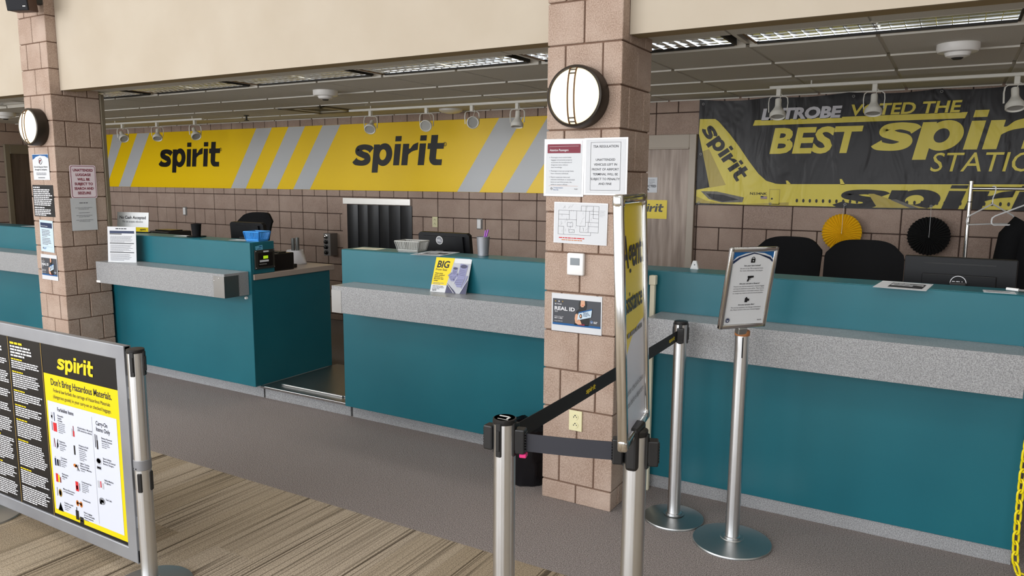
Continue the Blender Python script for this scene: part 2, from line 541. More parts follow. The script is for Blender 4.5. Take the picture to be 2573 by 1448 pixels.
def make_logo():
    G = []
    sp = _crom([(1.10, .70, .32), (.98, .80, .30), (.62, .875, .25), (.28, .80, .32), (.24, .67, .36), (.50, .535, .30), (.82, .43, .32), (.90, .28, .36), (.78, .17, .31), (.52, .115, .25), (.16, .17, .30), (.05, .27, .34)], 7)
    G.append(_strip([(a, b) for a, b, c in sp], [c for a, b, c in sp]))
    x = 1.22                                                            # p
    G.append(_rect(x, x + .38, -.34, .98))
    vs = []; fs = []; n = 40
    for i in range(n):
        t = 2 * PI * i / n
        vs += [(x + .68 + .52 * math.cos(t), .5 + .53 * math.sin(t)), (x + .62 + .21 * math.cos(t), .5 + .25 * math.sin(t))]
    for i in range(n):
        a = 2 * i; b = 2 * ((i + 1) % n); fs.append((a, b, b + 1, a + 1))
    G.append((vs, fs))
    def i_(x):
        G.append(_rect(x, x + .37, 0, .98)); G.append(_rect(x, x + .37, 1.10, 1.34))
    i_(2.53)
    x = 3.03                                                            # r
    G.append(_rect(x, x + .37, 0, .98))
    arm = _crom([(x + .30, .42, .78), (x + .45, .55, .76), (x + .62, .64, .94), (x + .90, .70, 1.03)], 5)
    n = len(arm)
    G.append(([(a, b) for a, b, c in arm] + [(a, c) for a, b, c in arm], [(i, i + 1, i + 1 + n, i + n) for i in range(n - 1)]))
    i_(4.02)
    x = 4.50                                                            # t
    G.append(_rect(x + .16, x + .54, .26, 1.34)); G.append(_rect(x, x + .93, .72, .98))
    ft = _crom([(x + .35, .40, .38), (x + .37, .26, .37), (x + .48, .15, .30), (x + .66, .125, .26), (x + .90, .125, .26)], 5)
    G.append(_strip([(a, b) for a, b, c in ft], [c for a, b, c in ft]))
    return G
LOGO = make_logo()

# ------------------------------------------------------------------ things and tags
def thing(name, label, cat, loc=(0, 0, 0), rot=(0, 0, 0), group=None):
    o = bpy.data.objects.new(name, None)
    o.empty_display_size = 0.1
    COL.objects.link(o)
    o.location = loc; o.rotation_euler = rot
    return tag(o, label, cat, group)
def tag(o, label, cat, group=None):
    o['label'] = label; o['category'] = cat
    if group: o['group'] = group
    return o
def struct(o):
    o['kind'] = 'structure'; return o
def copy_tree(o, parent=None):
    c = o.copy(); COL.objects.link(c)
    if parent: c.parent = parent
    for ch in list(o.children): copy_tree(ch, c)
    return c

# ================================================================== THE SETTING
YB = 3.22          # back wall of the office
ZC = 2.40          # office ceiling
ZH = 5.0           # hall ceiling
XL = -4.85673      # left edge of the far column
CW, CD = 0.397, 0.398
FASC = (0.08, 0.20, 2.375)

b = MB()
b.add([(-11, -9, 0), (7, -9, 0), (7, -0.675, 0), (-11, -0.675, 0)], [(0, 1, 2, 3)], 'carpet_striped')
b.add([(-11, -0.675, 0), (7, -0.675, 0), (7, 3.4, 0), (-11, 3.4, 0)], [(0, 1, 2, 3)], 'carpet_brown')
b.box(-11, 7, -9.3, 3.4, -0.1, -0.01, 'mortar_brown')
struct(b.build('floor'))

def wall_blocks(b, u0, u1, z0, z1, phase, place):
    j0 = math.floor((z0 - 1.286) / 0.2015); j1 = math.ceil((z1 - 1.286) / 0.2015)
    g = 0.004
    for j in range(j0, j1):
        za = max(1.286 + j * 0.2015, z0); zb = min(1.286 + (j + 1) * 0.2015, z1)
        if zb - za < 0.01: continue
        wdt = 0.4064 if j % 2 == 0 else 0.2032
        k = math.floor((u0 - phase) / wdt)
        while phase + k * wdt < u1:
            ua = max(phase + k * wdt, u0); ub = min(phase + (k + 1) * wdt, u1)
            if ub - ua > 0.02:
                dd = rnd.uniform(0, 0.0025)
                place(ua + g, ub - g, za + g, zb - g, dd)
            k += 1
b = MB()
wall_blocks(b, -9.2, 6.0, 0, ZC + 0.02, 0.226, lambda a, c, z0, z1, d: b.box(a, c, YB - d, YB + 0.05, z0, z1, 'block_brown', 0.004, 1))
b.box(-9.3, 6.1, YB + 0.007, YB + 0.12, 0, ZC + 0.15, 'mortar_brown')
struct(b.build('wall_back'))
b = MB()
wall_blocks(b, 0.4, 3.2, 0, ZC + 0.02, 0.13, lambda a, c, z0, z1, d: b.box(-9.25, -9.2 + d, a, c, z0, z1, 'block_brown', 0.004, 1))
b.box(-9.3, -9.207, 0.21, 3.3, 0, ZC + 0.15, 'mortar_brown')
struct(b.build('wall_left'))
b = MB(); b.box(6.0, 6.1, 0.21, 3.3, 0, ZC + 0.15, 'block_brown')
struct(b.build('wall_right'))

# fascia above the counters, between the columns
b = MB()
for x0, x1 in ((-11, XL - 0.003), (XL + CW + 0.003, -0.003), (CW + 0.003, 7)):
    vs_y0, vs_y1, z0 = FASC
    b.box(x0, x1, vs_y0, vs_y0 + 0.012, z0, ZH, 'plaster_cream')
    b.box(x0, x1, vs_y0 + 0.012, vs_y1, z0 + 0.001, ZH, 'soffit_brown')
struct(b.build('wall_fascia'))

# office ceiling: tegular tiles in a grid
b = MB()
TX = [2.037 + 0.626 * k for k in range(-18, 7)]
TYS = [0.205, 0.787, 1.434, 2.082, 2.727, 3.21]
for i in range(len(TX) - 1):
    for j in range(1, len(TYS) - 1):
        b.box(TX[i] + 0.011, TX[i + 1] - 0.011, TYS[j] + 0.011, TYS[j + 1] - 0.011, ZC, ZC + 0.012, 'ceiling_tile', 0.0015, 1)
    b.box(TX[i] + 0.006, TX[i + 1] - 0.006, TYS[0], 0.455, ZC, ZC + 0.012, 'ceiling_tile')
    for j in range(1, len(TYS)):
        b.box(TX[i], TX[i + 1], TYS[j] - 0.011, TYS[j] + 0.011, ZC + 0.008, ZC + 0.02, 'ceiling_grid')
        b.box(TX[i] + 0.010, TX[i + 1] - 0.010, TYS[j] - 0.004, TYS[j] + 0.004, ZC - 0.009, ZC + 0.01, 'ceiling_grid')
for x in TX:
    b.box(x - 0.011, x + 0.011, 0.205, 3.21, ZC + 0.008, ZC + 0.02, 'ceiling_grid')
b.box(-9.2, 6.0, 0.74, 3.21, ZC + 0.02, ZC + 0.06, 'ceiling_grid')
b.box(-9.2, 6.0, 0.205, 0.455, ZC + 0.02, ZC + 0.06, 'ceiling_grid')
b.box(-9.2, 6.0, 0.2, 3.21, ZC + 0.14, ZC + 0.16, 'fixture_dark')
struct(b.build('ceiling'))

# the hall behind the camera: ceiling, side walls and a wall of windows
b = MB(); b.box(-11, 7, -9.2, 0.2, ZH, ZH + 0.1, 'hall_white'); struct(b.build('ceiling_hall'))
b = MB(); b.box(-11.1, -11, -9.2, 0.2, 0, ZH, 'hall_white'); struct(b.build('wall_hall_left'))
b = MB(); b.box(7, 7.1, -9.2, 0.2, 0, ZH, 'hall_white'); struct(b.build('wall_hall_right'))
b = MB()
b.box(-11, 7, -9.2, -9.0, 0, 0.45, 'hall_white'); b.box(-11, 7, -9.2, -9.0, 4.45, ZH, 'hall_white')
edges = [-11] + [v for w in WINS for v in w] + [7]
for i in range(0, len(edges), 2): b.box(edges[i], edges[i + 1], -9.2, -9.0, 0.45, 4.45, 'hall_white')
struct(b.build('wall_front'))
for k, (x0, x1) in enumerate(WINS):
    b = MB()
    for xa in (x0, (x0 + x1) / 2 - 0.03, x1 - 0.06): b.box(xa, xa + 0.06, -9.08, -9.0, 0.45, 4.45, 'bronze')
    for za in (0.45, 1.5, 4.39): b.box(x0, x1, -9.08, -9.0, za, za + 0.06, 'bronze')
    struct(b.build('window_%d' % (k + 1)))

# ---------------------------------------------------------------- doors
def wood_door(name, root_loc, rz, w, leaf_m, frame_m, h, head):
    r = bpy.data.objects.new(name, None); COL.objects.link(r); r.location = root_loc; r.rotation_euler = (0, 0, rz); struct(r)
    b = MB(); b.box(-w / 2, w / 2, -0.03, 0.0, 0.005, h, leaf_m, 0.002, 1); b.build('door_leaf', r)
    b = MB(); t = 0.062
    b.box(-w / 2 - t, -w / 2, -0.045, 0.0, 0, h + head, frame_m, 0.003, 1)
    b.box(w / 2, w / 2 + t, -0.045, 0.0, 0, h + head, frame_m, 0.003, 1)
    b.box(-w / 2, w / 2, -0.045, 0.0, h + 0.012, h + head, frame_m, 0.003, 1)
    b.box(-w / 2, w / 2, -0.055, 0.0, h, h + 0.014, frame_m, 0.002, 1)
    b.build('door_frame', r)
    b = MB(); b.lathe([(0.028, 0), (0.028, 0.008), (0.012, 0.012), (0.012, 0.04), (0.026, 0.05), (0.03, 0.065), (0.02, 0.078), (0, 0.08)], 'chrome', (-w / 2 + 0.07, -0.03, 0.98), 20, 'y')
    b.build('door_handle', r, smooth=True)
    return r
wood_door('door_1', (-0.718, YB - 0.004, 0), 0, 0.92, 'wood_oak', 'frame_beige', 1.972, 0.128)
wood_door('door_2', (-9.194, 2.42, 0), PI / 2, 0.92, 'wood_dark', 'frame_taupe', 2.00, 0.12)

# beige corner trim behind the far column
b = MB(); b.box(XL + 0.02, XL + CW + 0.012, 0.400, 0.432, 1.215, 2.375, 'frame_taupe', 0.003, 1); struct(b.build('trim_1'))

# ---------------------------------------------------------------- block columns
def column(x, label):
    b = MB(); g = 0.0035; H = 0.2032
    zs = [0.0] + [0.1028 + H * k for k in range(0, 25)]
    for i in range(len(zs) - 1):
        z0, z1 = zs[i], min(zs[i + 1], ZH)
        if z1 - z0 < 0.02: continue
        xc, yc = ([0.5], [0.25, 0.75]) if i % 2 == 0 else ([0.25, 0.75], [0.5])
        X = [0] + xc + [1]; Y = [0] + yc + [1]
        for a in range(len(X) - 1):
            for c in range(len(Y) - 1):
                dx = rnd.uniform(-0.0012, 0.0012); dy = rnd.uniform(-0.0012, 0.0012)
                b.box(X[a] * CW + (g if a else dx), X[a + 1] * CW - (g if a < len(X) - 2 else dx),
                      Y[c] * CD + (g if c else dy), Y[c + 1] * CD - (g if c < len(Y) - 2 else dy), z0 + g * (i > 0), z1 - g, 'block_pink', 0.005, 2)
    b.box(0.009, CW - 0.009, 0.009, CD - 0.009, 0, ZH, 'mortar_pink')
    o = b.build('block_column', loc=(x, 0, 0))
    return tag(o, label, 'column')
column(0, 'near pinkish split-face block column with map, thermostat and outlet on its front')
column(XL, 'far pinkish split-face block column with red and white luggage sign on its side')

# ================================================================== SERVICE COUNTERS
def counter(label, x0, x1, lx0, lx1, kick_y, tb, over=0.0):
    r = thing('service_counter', label, 'counter', ((x0 + x1) / 2, 0.42, 0))
    ox, oy = (x0 + x1) / 2, 0.42
    def P(b, name, parent=r, **k): 
        b.v = [(v[0] - ox, v[1] - oy, v[2]) for v in b.v]
        return b.build(name, parent, **k)
    b = MB(); b.box(x0, x1, 0.42, 0.440, tb, 1.208, 'laminate_teal', 0.002, 1); P(b, 'front_panel')
    b = MB(); b.box(x0, x1, 0.440, 0.650, 0.97, 1.21, 'laminate_teal', 0.002, 1); P(b, 'riser')
    b = MB(); b.box(x0, x1 - 0.002, 0.440, 1.245, tb, 0.924, 'laminate_teal', 0.002, 1); P(b, 'cabinet')
    b = MB(); b.box(x0, x1 + over, 0.441, 1.29, 0.925, 0.968, 'worktop_taupe', 0.003, 1); P(b, 'worktop')
    b = MB(); b.box(x0, x1, kick_y, 1.2, 0, tb + 0.001, 'laminate_grey', 0.001, 1)
    P(b, 'toe_kick')
    b = MB(); b.box(lx0, lx1, 0.20, 0.4195, 0.815, 0.993, 'laminate_grey', 0.002, 1); led = P(b, 'ledge')
    return r, led, P, (ox, oy)
cnt_far, led, P, _ = counter('teal counter with grey ledge left of the far block column', -8.6, -4.662, -8.4, -4.87, 0.495, 0.10)
cnt_left, led, P, _ = counter('teal check-in counter with scale display on its end, beside the far column', -4.655, -2.715, -4.345, -2.742, 0.495, 0.10, 0.01)
b = MB()                                                     # metal corner plates on the ledge end
b.box(-2.862, -2.740, 0.198, 0.2, 0.816, 0.975, 'steel_plate'); b.box(-2.742, -2.740, 0.198, 0.325, 0.816, 0.975, 'steel_plate')
for x, z in ((-2.852, 0.94), (-2.80, 0.96)): b.lathe([(0.004, 0), (0.003, 0.002), (0, 0.003)], 'chrome', (x, 0.198, z), 8, 'y')
P(b, 'corner_plate', led)
b = MB(); b.lathe([(0.012, 0), (0.012, 0.012), (0.008, 0.018), (0, 0.02)], 'white_plastic', (-2.77, 0.42, 0.79), 14, 'y'); P(b, 'bumper', smooth=True)
b = MB(); b.box(-4.345, -4.29, 0.196, 0.2, 0.818, 0.835, 'white_plastic'); P(b, 'edge_label', led)
# scale display in the end of the riser
b = MB(); b.box(-2.715, -2.703, 0.455, 0.645, 1.005, 1.15, 'fixture_dark', 0.002, 1); b.box(-2.703, -2.700, 0.485, 0.622, 1.025, 1.128, 'black_gloss')
for y in (0.464, 0.636):
    for z in (1.014, 1.141): b.lathe([(0.005, 0), (0.004, 0.003), (0, 0.004)], 'chrome', (-2.703, y, z), 8, 'x')
sd = P(b, 'scale_display')
b = MB(); b.box(-2.700, -2.6985, 0.53, 0.575, 1.082, 1.104, 'lcd_green'); P(b, 'screen', sd)
b = MB(); b.box(-2.700, -2.6985, 0.495, 0.58, 1.058, 1.073, 'paper'); P(b, 'sticker', sd)
b = MB(); b.box(-2.7045, -2.7015, 0.535, 0.585, 1.131, 1.142, 'paper'); P(b, 'sticker', sd)
b = MB(); b.box(-2.700, -2.6985, 0.49, 0.56, 1.038, 1.046, 'grey_metal'); P(b, 'sticker', sd)
b = MB()
mt = Matrix.Translation((-2.714, 0.505, 1.165)) @ Matrix.Rotation(0.12, 4, 'X')
b.box(-0.001, 0.0015, -0.033, 0.033, -0.018, 0.018, 'sticker_blue', mtx=mt); b.box(0.0015, 0.002, -0.02, 0.012, -0.008, -0.004, 'ink_navy', mtx=mt); b.box(0.0015, 0.002, 0.0, 0.025, 0.004, 0.012, 'ink_blue', mtx=mt)
P(b, 'claim_sticker')

cnt_mid, led, P, _ = counter('teal check-in counter with yellow seat card on its ledge, left of near column', -1.80, 0.196, -1.688, -0.006, 0.495, 0.10)
b = MB(); b.box(-1.690, -1.603, 0.198, 0.2, 0.816, 0.965, 'steel_plate'); b.box(-1.690, -1.688, 0.198, 0.30, 0.816, 0.965, 'steel_plate')
b.lathe([(0.004, 0), (0.003, 0.002), (0, 0.003)], 'chrome', (-1.612, 0.198, 0.88), 8, 'y'); P(b, 'corner_plate', led)
cnt_right, led, P, _ = counter('long teal counter under black banner, right of near column', 0.202, 2.135, 0.487, 2.098, 0.43, 0.073)
b = MB(); b.lathe([(0.013, 0), (0.013, 0.012), (0.008, 0.018), (0, 0.02)], 'white_plastic', (2.075, 0.42, 0.795), 14, 'y'); P(b, 'bumper', smooth=True)

# baggage scale platform between the left and middle counters
r = thing('baggage_scale', 'low steel baggage scale platform in gap between teal counters', 'scale', (-2.258, 0.45, 0))
b = MB(); b.box(-0.44, 0.44, 0.045, 0.85, 0, 0.085, 'laminate_grey', 0.001, 1); b.build('plinth', r)
b = MB(); b.box(-0.455, 0.455, 0.02, 0.85, 0.086, 0.100, 'steel_plate', 0.003, 1); b.build('deck', r)
b = MB(); b.box(-0.455, 0.455, 0.012, 0.026, 0.084, 0.104, 'chrome', 0.004, 2); b.build('edge_trim', r)
b = MB(); b.box(-0.33, 0.34, 0.12, 0.84, 0.1, 0.112, 'steel_plate', 0.003, 1); b.build('weighing_plate', r)
b = MB(); b.box(-0.33, 0.30, 0.108, 0.121, 0.1, 0.114, 'chrome', 0.004, 2); b.build('front_rail', r)

# cabinet in the shade beyond the scale
r = thing('low_cabinet', 'low brown cabinet in shade beyond baggage scale', 'cabinet', (-2.3, 2.0, 0))
b = MB(); b.box(-0.35, 0.5, -0.2, 0.25, 0, 0.42, 'cabinet_brown', 0.004, 1); b.build('body', r)
b = MB(); b.box(-0.37, 0.52, -0.22, 0.27, 0.42, 0.45, 'worktop_taupe', 0.003, 1); b.build('top', r)

# ================================================================== ON THE BACK WALL
# long yellow panel
r = thing('wall_panel_sign', 'long yellow and grey striped sign panel with two black wordmarks', 'sign', (-5.1, YB - 0.004, 1.563))
x0, x1, h = -9.17 + 5.1, -0.95 + 5.1, 0.752
b = MB(0.012); b.box(x0, x1, -0.012, 0.0, 0, h, 'yellow_print', 0.002, 1)
for top in (-8.81, -8.235, -5.80, -5.235, -4.67, -2.24, -1.68):
    t = top + 5.1; s_ = 0.52; wd_ = 0.28
    pts = [(t - s_, 0.002), (t - s_ + wd_, 0.002), (t + wd_, h - 0.002), (t, h - 0.002)]
    pts = [(max(p[0], x0 + 0.004), p[1]) for p in pts]
    b.poly(pts, 'grey_print', 1)
b.build('panel', r)
for lx, lz in ((-7.775, 0.283), (-4.205, 0.283)):
    b = MB(0.012); b.logo(lx + 5.1, lz, 1.255, 'black_print', 2, 0.14, hs=1.03, reg=True); b.build('wordmark', r)

# black banner
r = thing('banner', 'large black vinyl banner with yellow aircraft and BEST lettering', 'banner', (1.4, YB - 0.012, 1.485))
O = lambda x, z: (x - 1.4, z - 1.485)
b = MB(0.004)
bx0, bx1, bh = -0.19, 3.0, 0.9
def top_edge(x):
    k = (x - bx0) / 0.60
    return 2.392 - 0.018 * abs(math.sin(PI * k)) - 0.004 * math.sin(5 * x)
N = 64
tp = [(bx0 + (bx1 - bx0) * i / N, top_edge(bx0 + (bx1 - bx0) * i / N)) for i in range(N + 1)]
bt = [(bx1 - (bx1 - bx0) * i / N, 1.488 + 0.006 * math.sin(4 * (bx1 - (bx1 - bx0) * i / N))) for i in range(N + 1)]
b.prism([O(*p) for p in bt] + [O(*p) for p in tp], -0.004, 0.0, 'vinyl_black')
tail = [(-0.182, 2.229), (-0.047, 2.225), (-0.016, 2.203), (0.082, 2.096), (0.169, 1.986), (0.255, 1.865), (0.34, 1.758), (0.408, 1.698), (0.487, 1.674), (0.526, 1.671), (0.527, 1.645), (-0.07, 1.635), (-0.147, 1.951), (-0.185, 2.10)]
b.poly([O(*p) for p in tail], 'vinyl_yellow', 2)
b.poly([O(*p) for p in [(-0.147, 1.951), (-0.09, 1.97), (0.07, 1.66), (-0.07, 1.635)]], 'vinyl_olive', 3)
fus = [(-0.188, 1.615), (-0.077, 1.637), (0.1, 1.648), (0.526, 1.671), (2.99, 1.686), (2.99, 1.496), (0.445, 1.492), (0.207, 1.493), (0.0, 1.497), (-0.188, 1.50)]
b.poly([O(*p) for p in fus], 'vinyl_yellow', 3)
b.poly([O(*p) for p in [(-0.188, 1.50), (-0.188, 1.56), (-0.09, 1.52), (0.05, 1.502), (0.207, 1.496), (0.6, 1.52), (0.6, 1.494), (0.0, 1.497)]], 'vinyl_olive', 4)
b.poly([O(*p) for p in [(-0.146, 1.604), (-0.005, 1.603), (0.23, 1.555), (0.219, 1.514), (0.041, 1.508), (-0.072, 1.536)]], 'vinyl_grey', 5)
b.poly([O(*p) for p in [(-0.10, 1.585), (0.05, 1.575), (0.19, 1.535), (0.05, 1.515), (-0.05, 1.54)]], 'vinyl_dark', 6)
for px, hh in ((0.575, 0.03), (0.99, 0.045)):                                                 # antennas
    b.poly([O(px, 1.67), O(px + 0.035, 1.67), O(px + 0.008, 1.67 + hh), O(px - 0.008, 1.67 + hh)], 'vinyl_yellow', 3)
for k in range(45):                                                                           # cabin windows
    wx = 0.664 + 0.0508 * k
    if wx > 2.95: break
    b.disc(*O(wx, 1.536), 0.009, 'vinyl_dark', 7, 0.0155, 12)
b.rect(O(0.440, 0)[0], O(0.526, 0)[0], 1.50 - 1.485, 1.628 - 1.485, 'vinyl_olive', 4)
b.rect(O(0.445, 0)[0], O(0.521, 0)[0], 1.505 - 1.485, 1.623 - 1.485, 'vinyl_yellow', 5)
b.disc(*O(0.463, 1.548), 0.008, 'vinyl_dark', 6)
b.rect(*[O(v, 0)[0] for v in (0.37, 0.423)], 1.545 - 1.485, 1.568 - 1.485, 'ink_maroon', 5)
for k in range(3): b.rect(*[O(v, 0)[0] for v in (0.37, 0.423)], 1.548 + k * 0.007 - 1.485, 1.551 + k * 0.007 - 1.485, 'vinyl_white', 6)
b.rect(*[O(v, 0)[0] for v in (0.37, 0.393)], 1.558 - 1.485, 1.569 - 1.485, 'ink_navy', 7)
for gx, gz in ((-0.156, 2.356), (1.043, 2.363), (1.648, 2.368), (2.25, 2.365), (-0.16, 1.503), (0.451, 1.505), (1.034, 1.513), (1.643, 1.511), (2.25, 1.511), (-0.16, 1.927)):
    b.ring(*O(gx, gz), 0.006, 0.011, 'grey_metal', 8, 14)
# wing sweeping across the hull
b.poly([O(*p) for p in [(1.27, 1.492), (1.20, 1.60), (1.24, 1.60), (1.40, 1.545), (1.62, 1.494)]], 'vinyl_olive', 8)
b.poly([O(*p) for p in [(1.36, 1.555), (1.40, 1.56), (1.56, 1.494), (1.50, 1.494)]], 'vinyl_grey', 9)
sheet = b.build('vinyl_sheet', r)
b = MB(0.004)
b.text('LATROBE', *O(0.343, 2.208), 0.088, 'vinyl_dark', 4, 'l', 0.08, 0.16, width=0.626)
b.text('LATROBE', *O(0.343, 2.207), 0.084, 'vinyl_white', 6, 'l', 0.05, 0.16, width=0.610)
b.text('VOTED THE', *O(1.017, 2.214), 0.088, 'vinyl_dark', 4, 'l', 0.05, 0.16, width=0.772)
b.text('VOTED THE', *O(1.019, 2.214), 0.084, 'vinyl_yellow', 6, 'l', 0.024, 0.16, width=0.756)
b.poly([O(*p) for p in [(0.275, 2.158), (0.29, 2.203), (1.828, 2.210), (1.813, 2.165)]], 'vinyl_yellow', 3)
b.text('BEST', *O(0.424, 1.931), 0.197, 'vinyl_yellow', 3, 'l', 0.035, 0.17, width=0.672)
b.logo(*O(1.205, 1.936), 1.32, 'vinyl_yellow', 3, 0.20, hs=0.88)
b.text('STATION', *O(1.612, 1.775), 0.142, 'vinyl_yellow', 3, 'l', 0.0, 0.17, width=0.80)
b.text('N534NK', *O(0.280, 1.579), 0.021, 'ink', 6, 'l', 0.012, 0.05, width=0.14)
b.logo(*O(-0.165, 2.13), 0.555, 'vinyl_dark', 5, 0.05, rot=math.atan2(1.69 - 2.129, 0.156 + 0.169), hs=0.98)
b.build('lettering', r)
# giant wordmark along the hull, cut off by the lower hem
b = MB(0.004)
L2 = MB(0.004); L2.logo(*O(0.955, 1.484), 1.62, 'vinyl_dark', 5, 0.32, hs=0.50)
zmax, zmin = 1.672 - 1.485, 1.493 - 1.485
for fi, f in enumerate(L2.f):
    pts = [Vector((L2.v[i][0], L2.v[i][2])) for i in f]
    for lim, sgn in ((zmax, 1), (zmin, -1)):
        out = []
        for i, p in enumerate(pts):
            q = pts[(i + 1) % len(pts)]
            ip, iq = (p.y - lim) * sgn <= 0, (q.y - lim) * sgn <= 0
            if ip: out.append(p)
            if ip != iq: out.append(p + (q - p) * ((lim - p.y) / (q.y - p.y)))
        pts = out
        if len(pts) < 3: break
    if len(pts) >= 3: b.poly([(p.x, p.y) for p in pts], 'vinyl_dark', 5 + 0.02 * fi)
b.build('hull_lettering', r)

# paper fans hanging from the hem
def paper_fan(x, z, R, m, label):
    r = thing('paper_fan', label, 'paper fan', (x, YB - 0.09, z))
    b = MB(); n = 36; vs = []; fs = []
    def ring_(rad, wv, off):
        for i in range(n * 2):
            t = 2 * PI * i / (n * 2)
            rr = rad * (1.0 if i % 2 == 0 else (0.955 if rad > R * 0.5 else 1.0))
            vs.append((rr * math.cos(t), off + (wv if i % 2 else -wv), rr * math.sin(t)))
    ring_(0.006, 0.001, -0.012); ring_(R * 0.5, 0.007, 0.0); ring_(R, 0.013, 0.012)
    M_ = n * 2
    for k in range(2):
        for i in range(M_):
            fs.append((k * M_ + i, k * M_ + (i + 1) % M_, (k + 1) * M_ + (i + 1) % M_, (k + 1) * M_ + i))
    fs.append(tuple(range(M_)))
    b.add(vs, fs, m); b.build('pleated_paper', r)
    b = MB(); b.tube([(0.004, -0.028, -0.01), (0.003, -0.01, R + 0.0), (0.0, 0.05, 1.513 - z)], 0.0012, 'wire_white', 6); b.build('string', r)
paper_fan(1.031, 1.289, 0.152, 'fan_yellow', 'yellow pleated paper fan hanging below black banner')
paper_fan(1.644, 1.286, 0.149, 'fan_black', 'black pleated paper fan hanging below black banner')

# notices on the wooden door
def sheet(name, label, cat, loc, rot, w, h, m, group=None, t=0.0015):
    b = MB(t); b.box(-w / 2, w / 2, -t, 0, 0, h, m)
    return b
def put(b, name, label, cat, loc, rot=(0, 0, 0), group=None):
    return tag(b.build(name, loc=loc, rot=rot), label, cat, group)
b = MB(0.0015); b.box(-0.16, 0.104, -0.0015, 0, 0, 0.137, 'paper')
b.text('RESTRICTED', 0.094, 0.048, 0.021, 'ink', 2, 'r', 0.02); b.text('AREA', 0.03, 0.016, 0.021, 'ink', 2, 'r', 0.02)
b.rect(-0.02, 0.015, 0.075, 0.125, 'ink_navy', 1); b.lines(0.025, 0.09, 0.118, 4, 0.012, 'ink_grey', 2, 0.004, 5)
put(b, 'restricted_area_notice', 'small white restricted area notice on wooden door', 'notice', (-0.648, YB - 0.0355, 1.586))
b = MB(0.0015); b.box(-0.2, 0.165, -0.0015, 0, 0, 0.169, 'sign_yellow'); b.logo(-0.165, 0.062, 0.29, 'black_print', 2, 0.2)
put(b, 'yellow_door_sign', 'yellow sign with black wordmark on wooden door', 'sign', (-0.61, YB - 0.0355, 1.35))

# curtain over the conveyor hatch
r = thing('strip_curtain', 'black rubber strip curtain with steel header in conveyor hatch', 'curtain', (-3.875, YB - 0.004, 0.35))
b = MB(); b.box(-0.495, 0.50, -0.03, 0.0, 1.055, 1.128, 'chrome', 0.003, 1); b.build('header', r)
b = MB(); b.box(-0.52, 0.495, -0.004, 0.0, 0.0, 1.05, 'black_gloss'); b.box(-0.52, -0.44, -0.012, -0.004, 0.0, 1.12, 'block_brown'); b.build('backing', r)
for k in range(6):
    xa = -0.44 + 0.156 * k
    b = MB(); vs = []; n = 8
    for zz in (0.02, 1.05):
        for i in range(n + 1):
            vs.append((xa + 0.165 * i / n, -0.018 - 0.012 * math.sin(PI * i / n) + 0.008 * (k % 2), zz))
    for zz in (0.02, 1.05):
        for i in range(n + 1):
            vs.append((xa + 0.165 * i / n, -0.014 - 0.012 * math.sin(PI * i / n) + 0.008 * (k % 2), zz))
    q = n + 1
    fs = [(i, i + 1, q + i + 1, q + i) for i in range(n)] + [(2 * q + i + 1, 2 * q + i, 3 * q + i, 3 * q + i + 1) for i in range(n)]
    fs += [(0, q, 3 * q, 2 * q), (n, 2 * q + n, 3 * q + n, q + n)]
    b.add(vs, fs, 'black_rubber'); b.build('strip', r, smooth=True)

def wall_plate(name, label, cat, x, z, w, h, kind, plate='cream_outlet', loc_y=YB, group=None):
    r = thing(name, label, cat, (x, loc_y - 0.003, z), group=group)
    b = MB(0.006); b.box(-w / 2, w / 2, -0.006, 0.003, -h / 2, h / 2, plate, 0.002, 2); b.build('plate', r)
    if kind == 'duplex':
        for dz in (-0.2 * h, 0.2 * h):
            b = MB(0.006); b.disc(0, dz, w * 0.25, plate, 2, h * 0.15, 20); b.lathe([(w * 0.24, 0), (w * 0.23, 0.003), (0, 0.003)], plate, (0, -0.006, dz), 20, 'y')
            b.t = 0.0095
            b.rect(-w * 0.13, -w * 0.08, dz - h * 0.04, dz + h * 0.03, 'ink', 1); b.rect(w * 0.09, w * 0.14, dz - h * 0.03, dz + h * 0.03, 'ink', 1); b.disc(0, dz + h * 0.08, w * 0.05, 'ink', 1, n=10)
            b.build('socket', r)
    elif kind == 'cover':
        b = MB(0.02); b.box(-w * 0.33, w * 0.33, -0.02, -0.006, -h * 0.42, h * 0.42, 'white_plastic', 0.004, 2); b.build('cover', r)
    return r
wall_plate('wall_outlet', 'small outlet on brown block wall right of strip curtain', 'outlet', -3.06, 1.235, 0.07, 0.112, 'duplex')
wall_plate('light_switch', 'switch plate on brown block wall above left pen cup', 'switch', -7.288, 1.245, 0.075, 0.115, 'cover', 'grey_metal')
wall_plate('light_switch', 'switch plate on brown block wall above silver pen cup', 'switch', -2.482, 1.233, 0.07, 0.112, 'cover', 'grey_metal')

r = thing('control_box', 'grey push button control box on wall left of strip curtain', 'control box', (-4.55, YB - 0.003, 0.793))
b = MB(); b.box(-0.055, 0.055, -0.12, 0.0, 0, 0.264, 'box_grey', 0.005, 2); b.build('housing', r)
for k, mm in enumerate(('black_plastic', 'black_plastic', 'black_plastic', 'chrome')):
    b = MB(); b.lathe([(0.026, 0), (0.026, 0.01), (0.018, 0.012), (0.018, 0.028), (0.012, 0.032), (0, 0.033)], mm, (-0.008, -0.12, 0.04 + 0.062 * k), 18, 'y'); b.build('button', r, smooth=True)

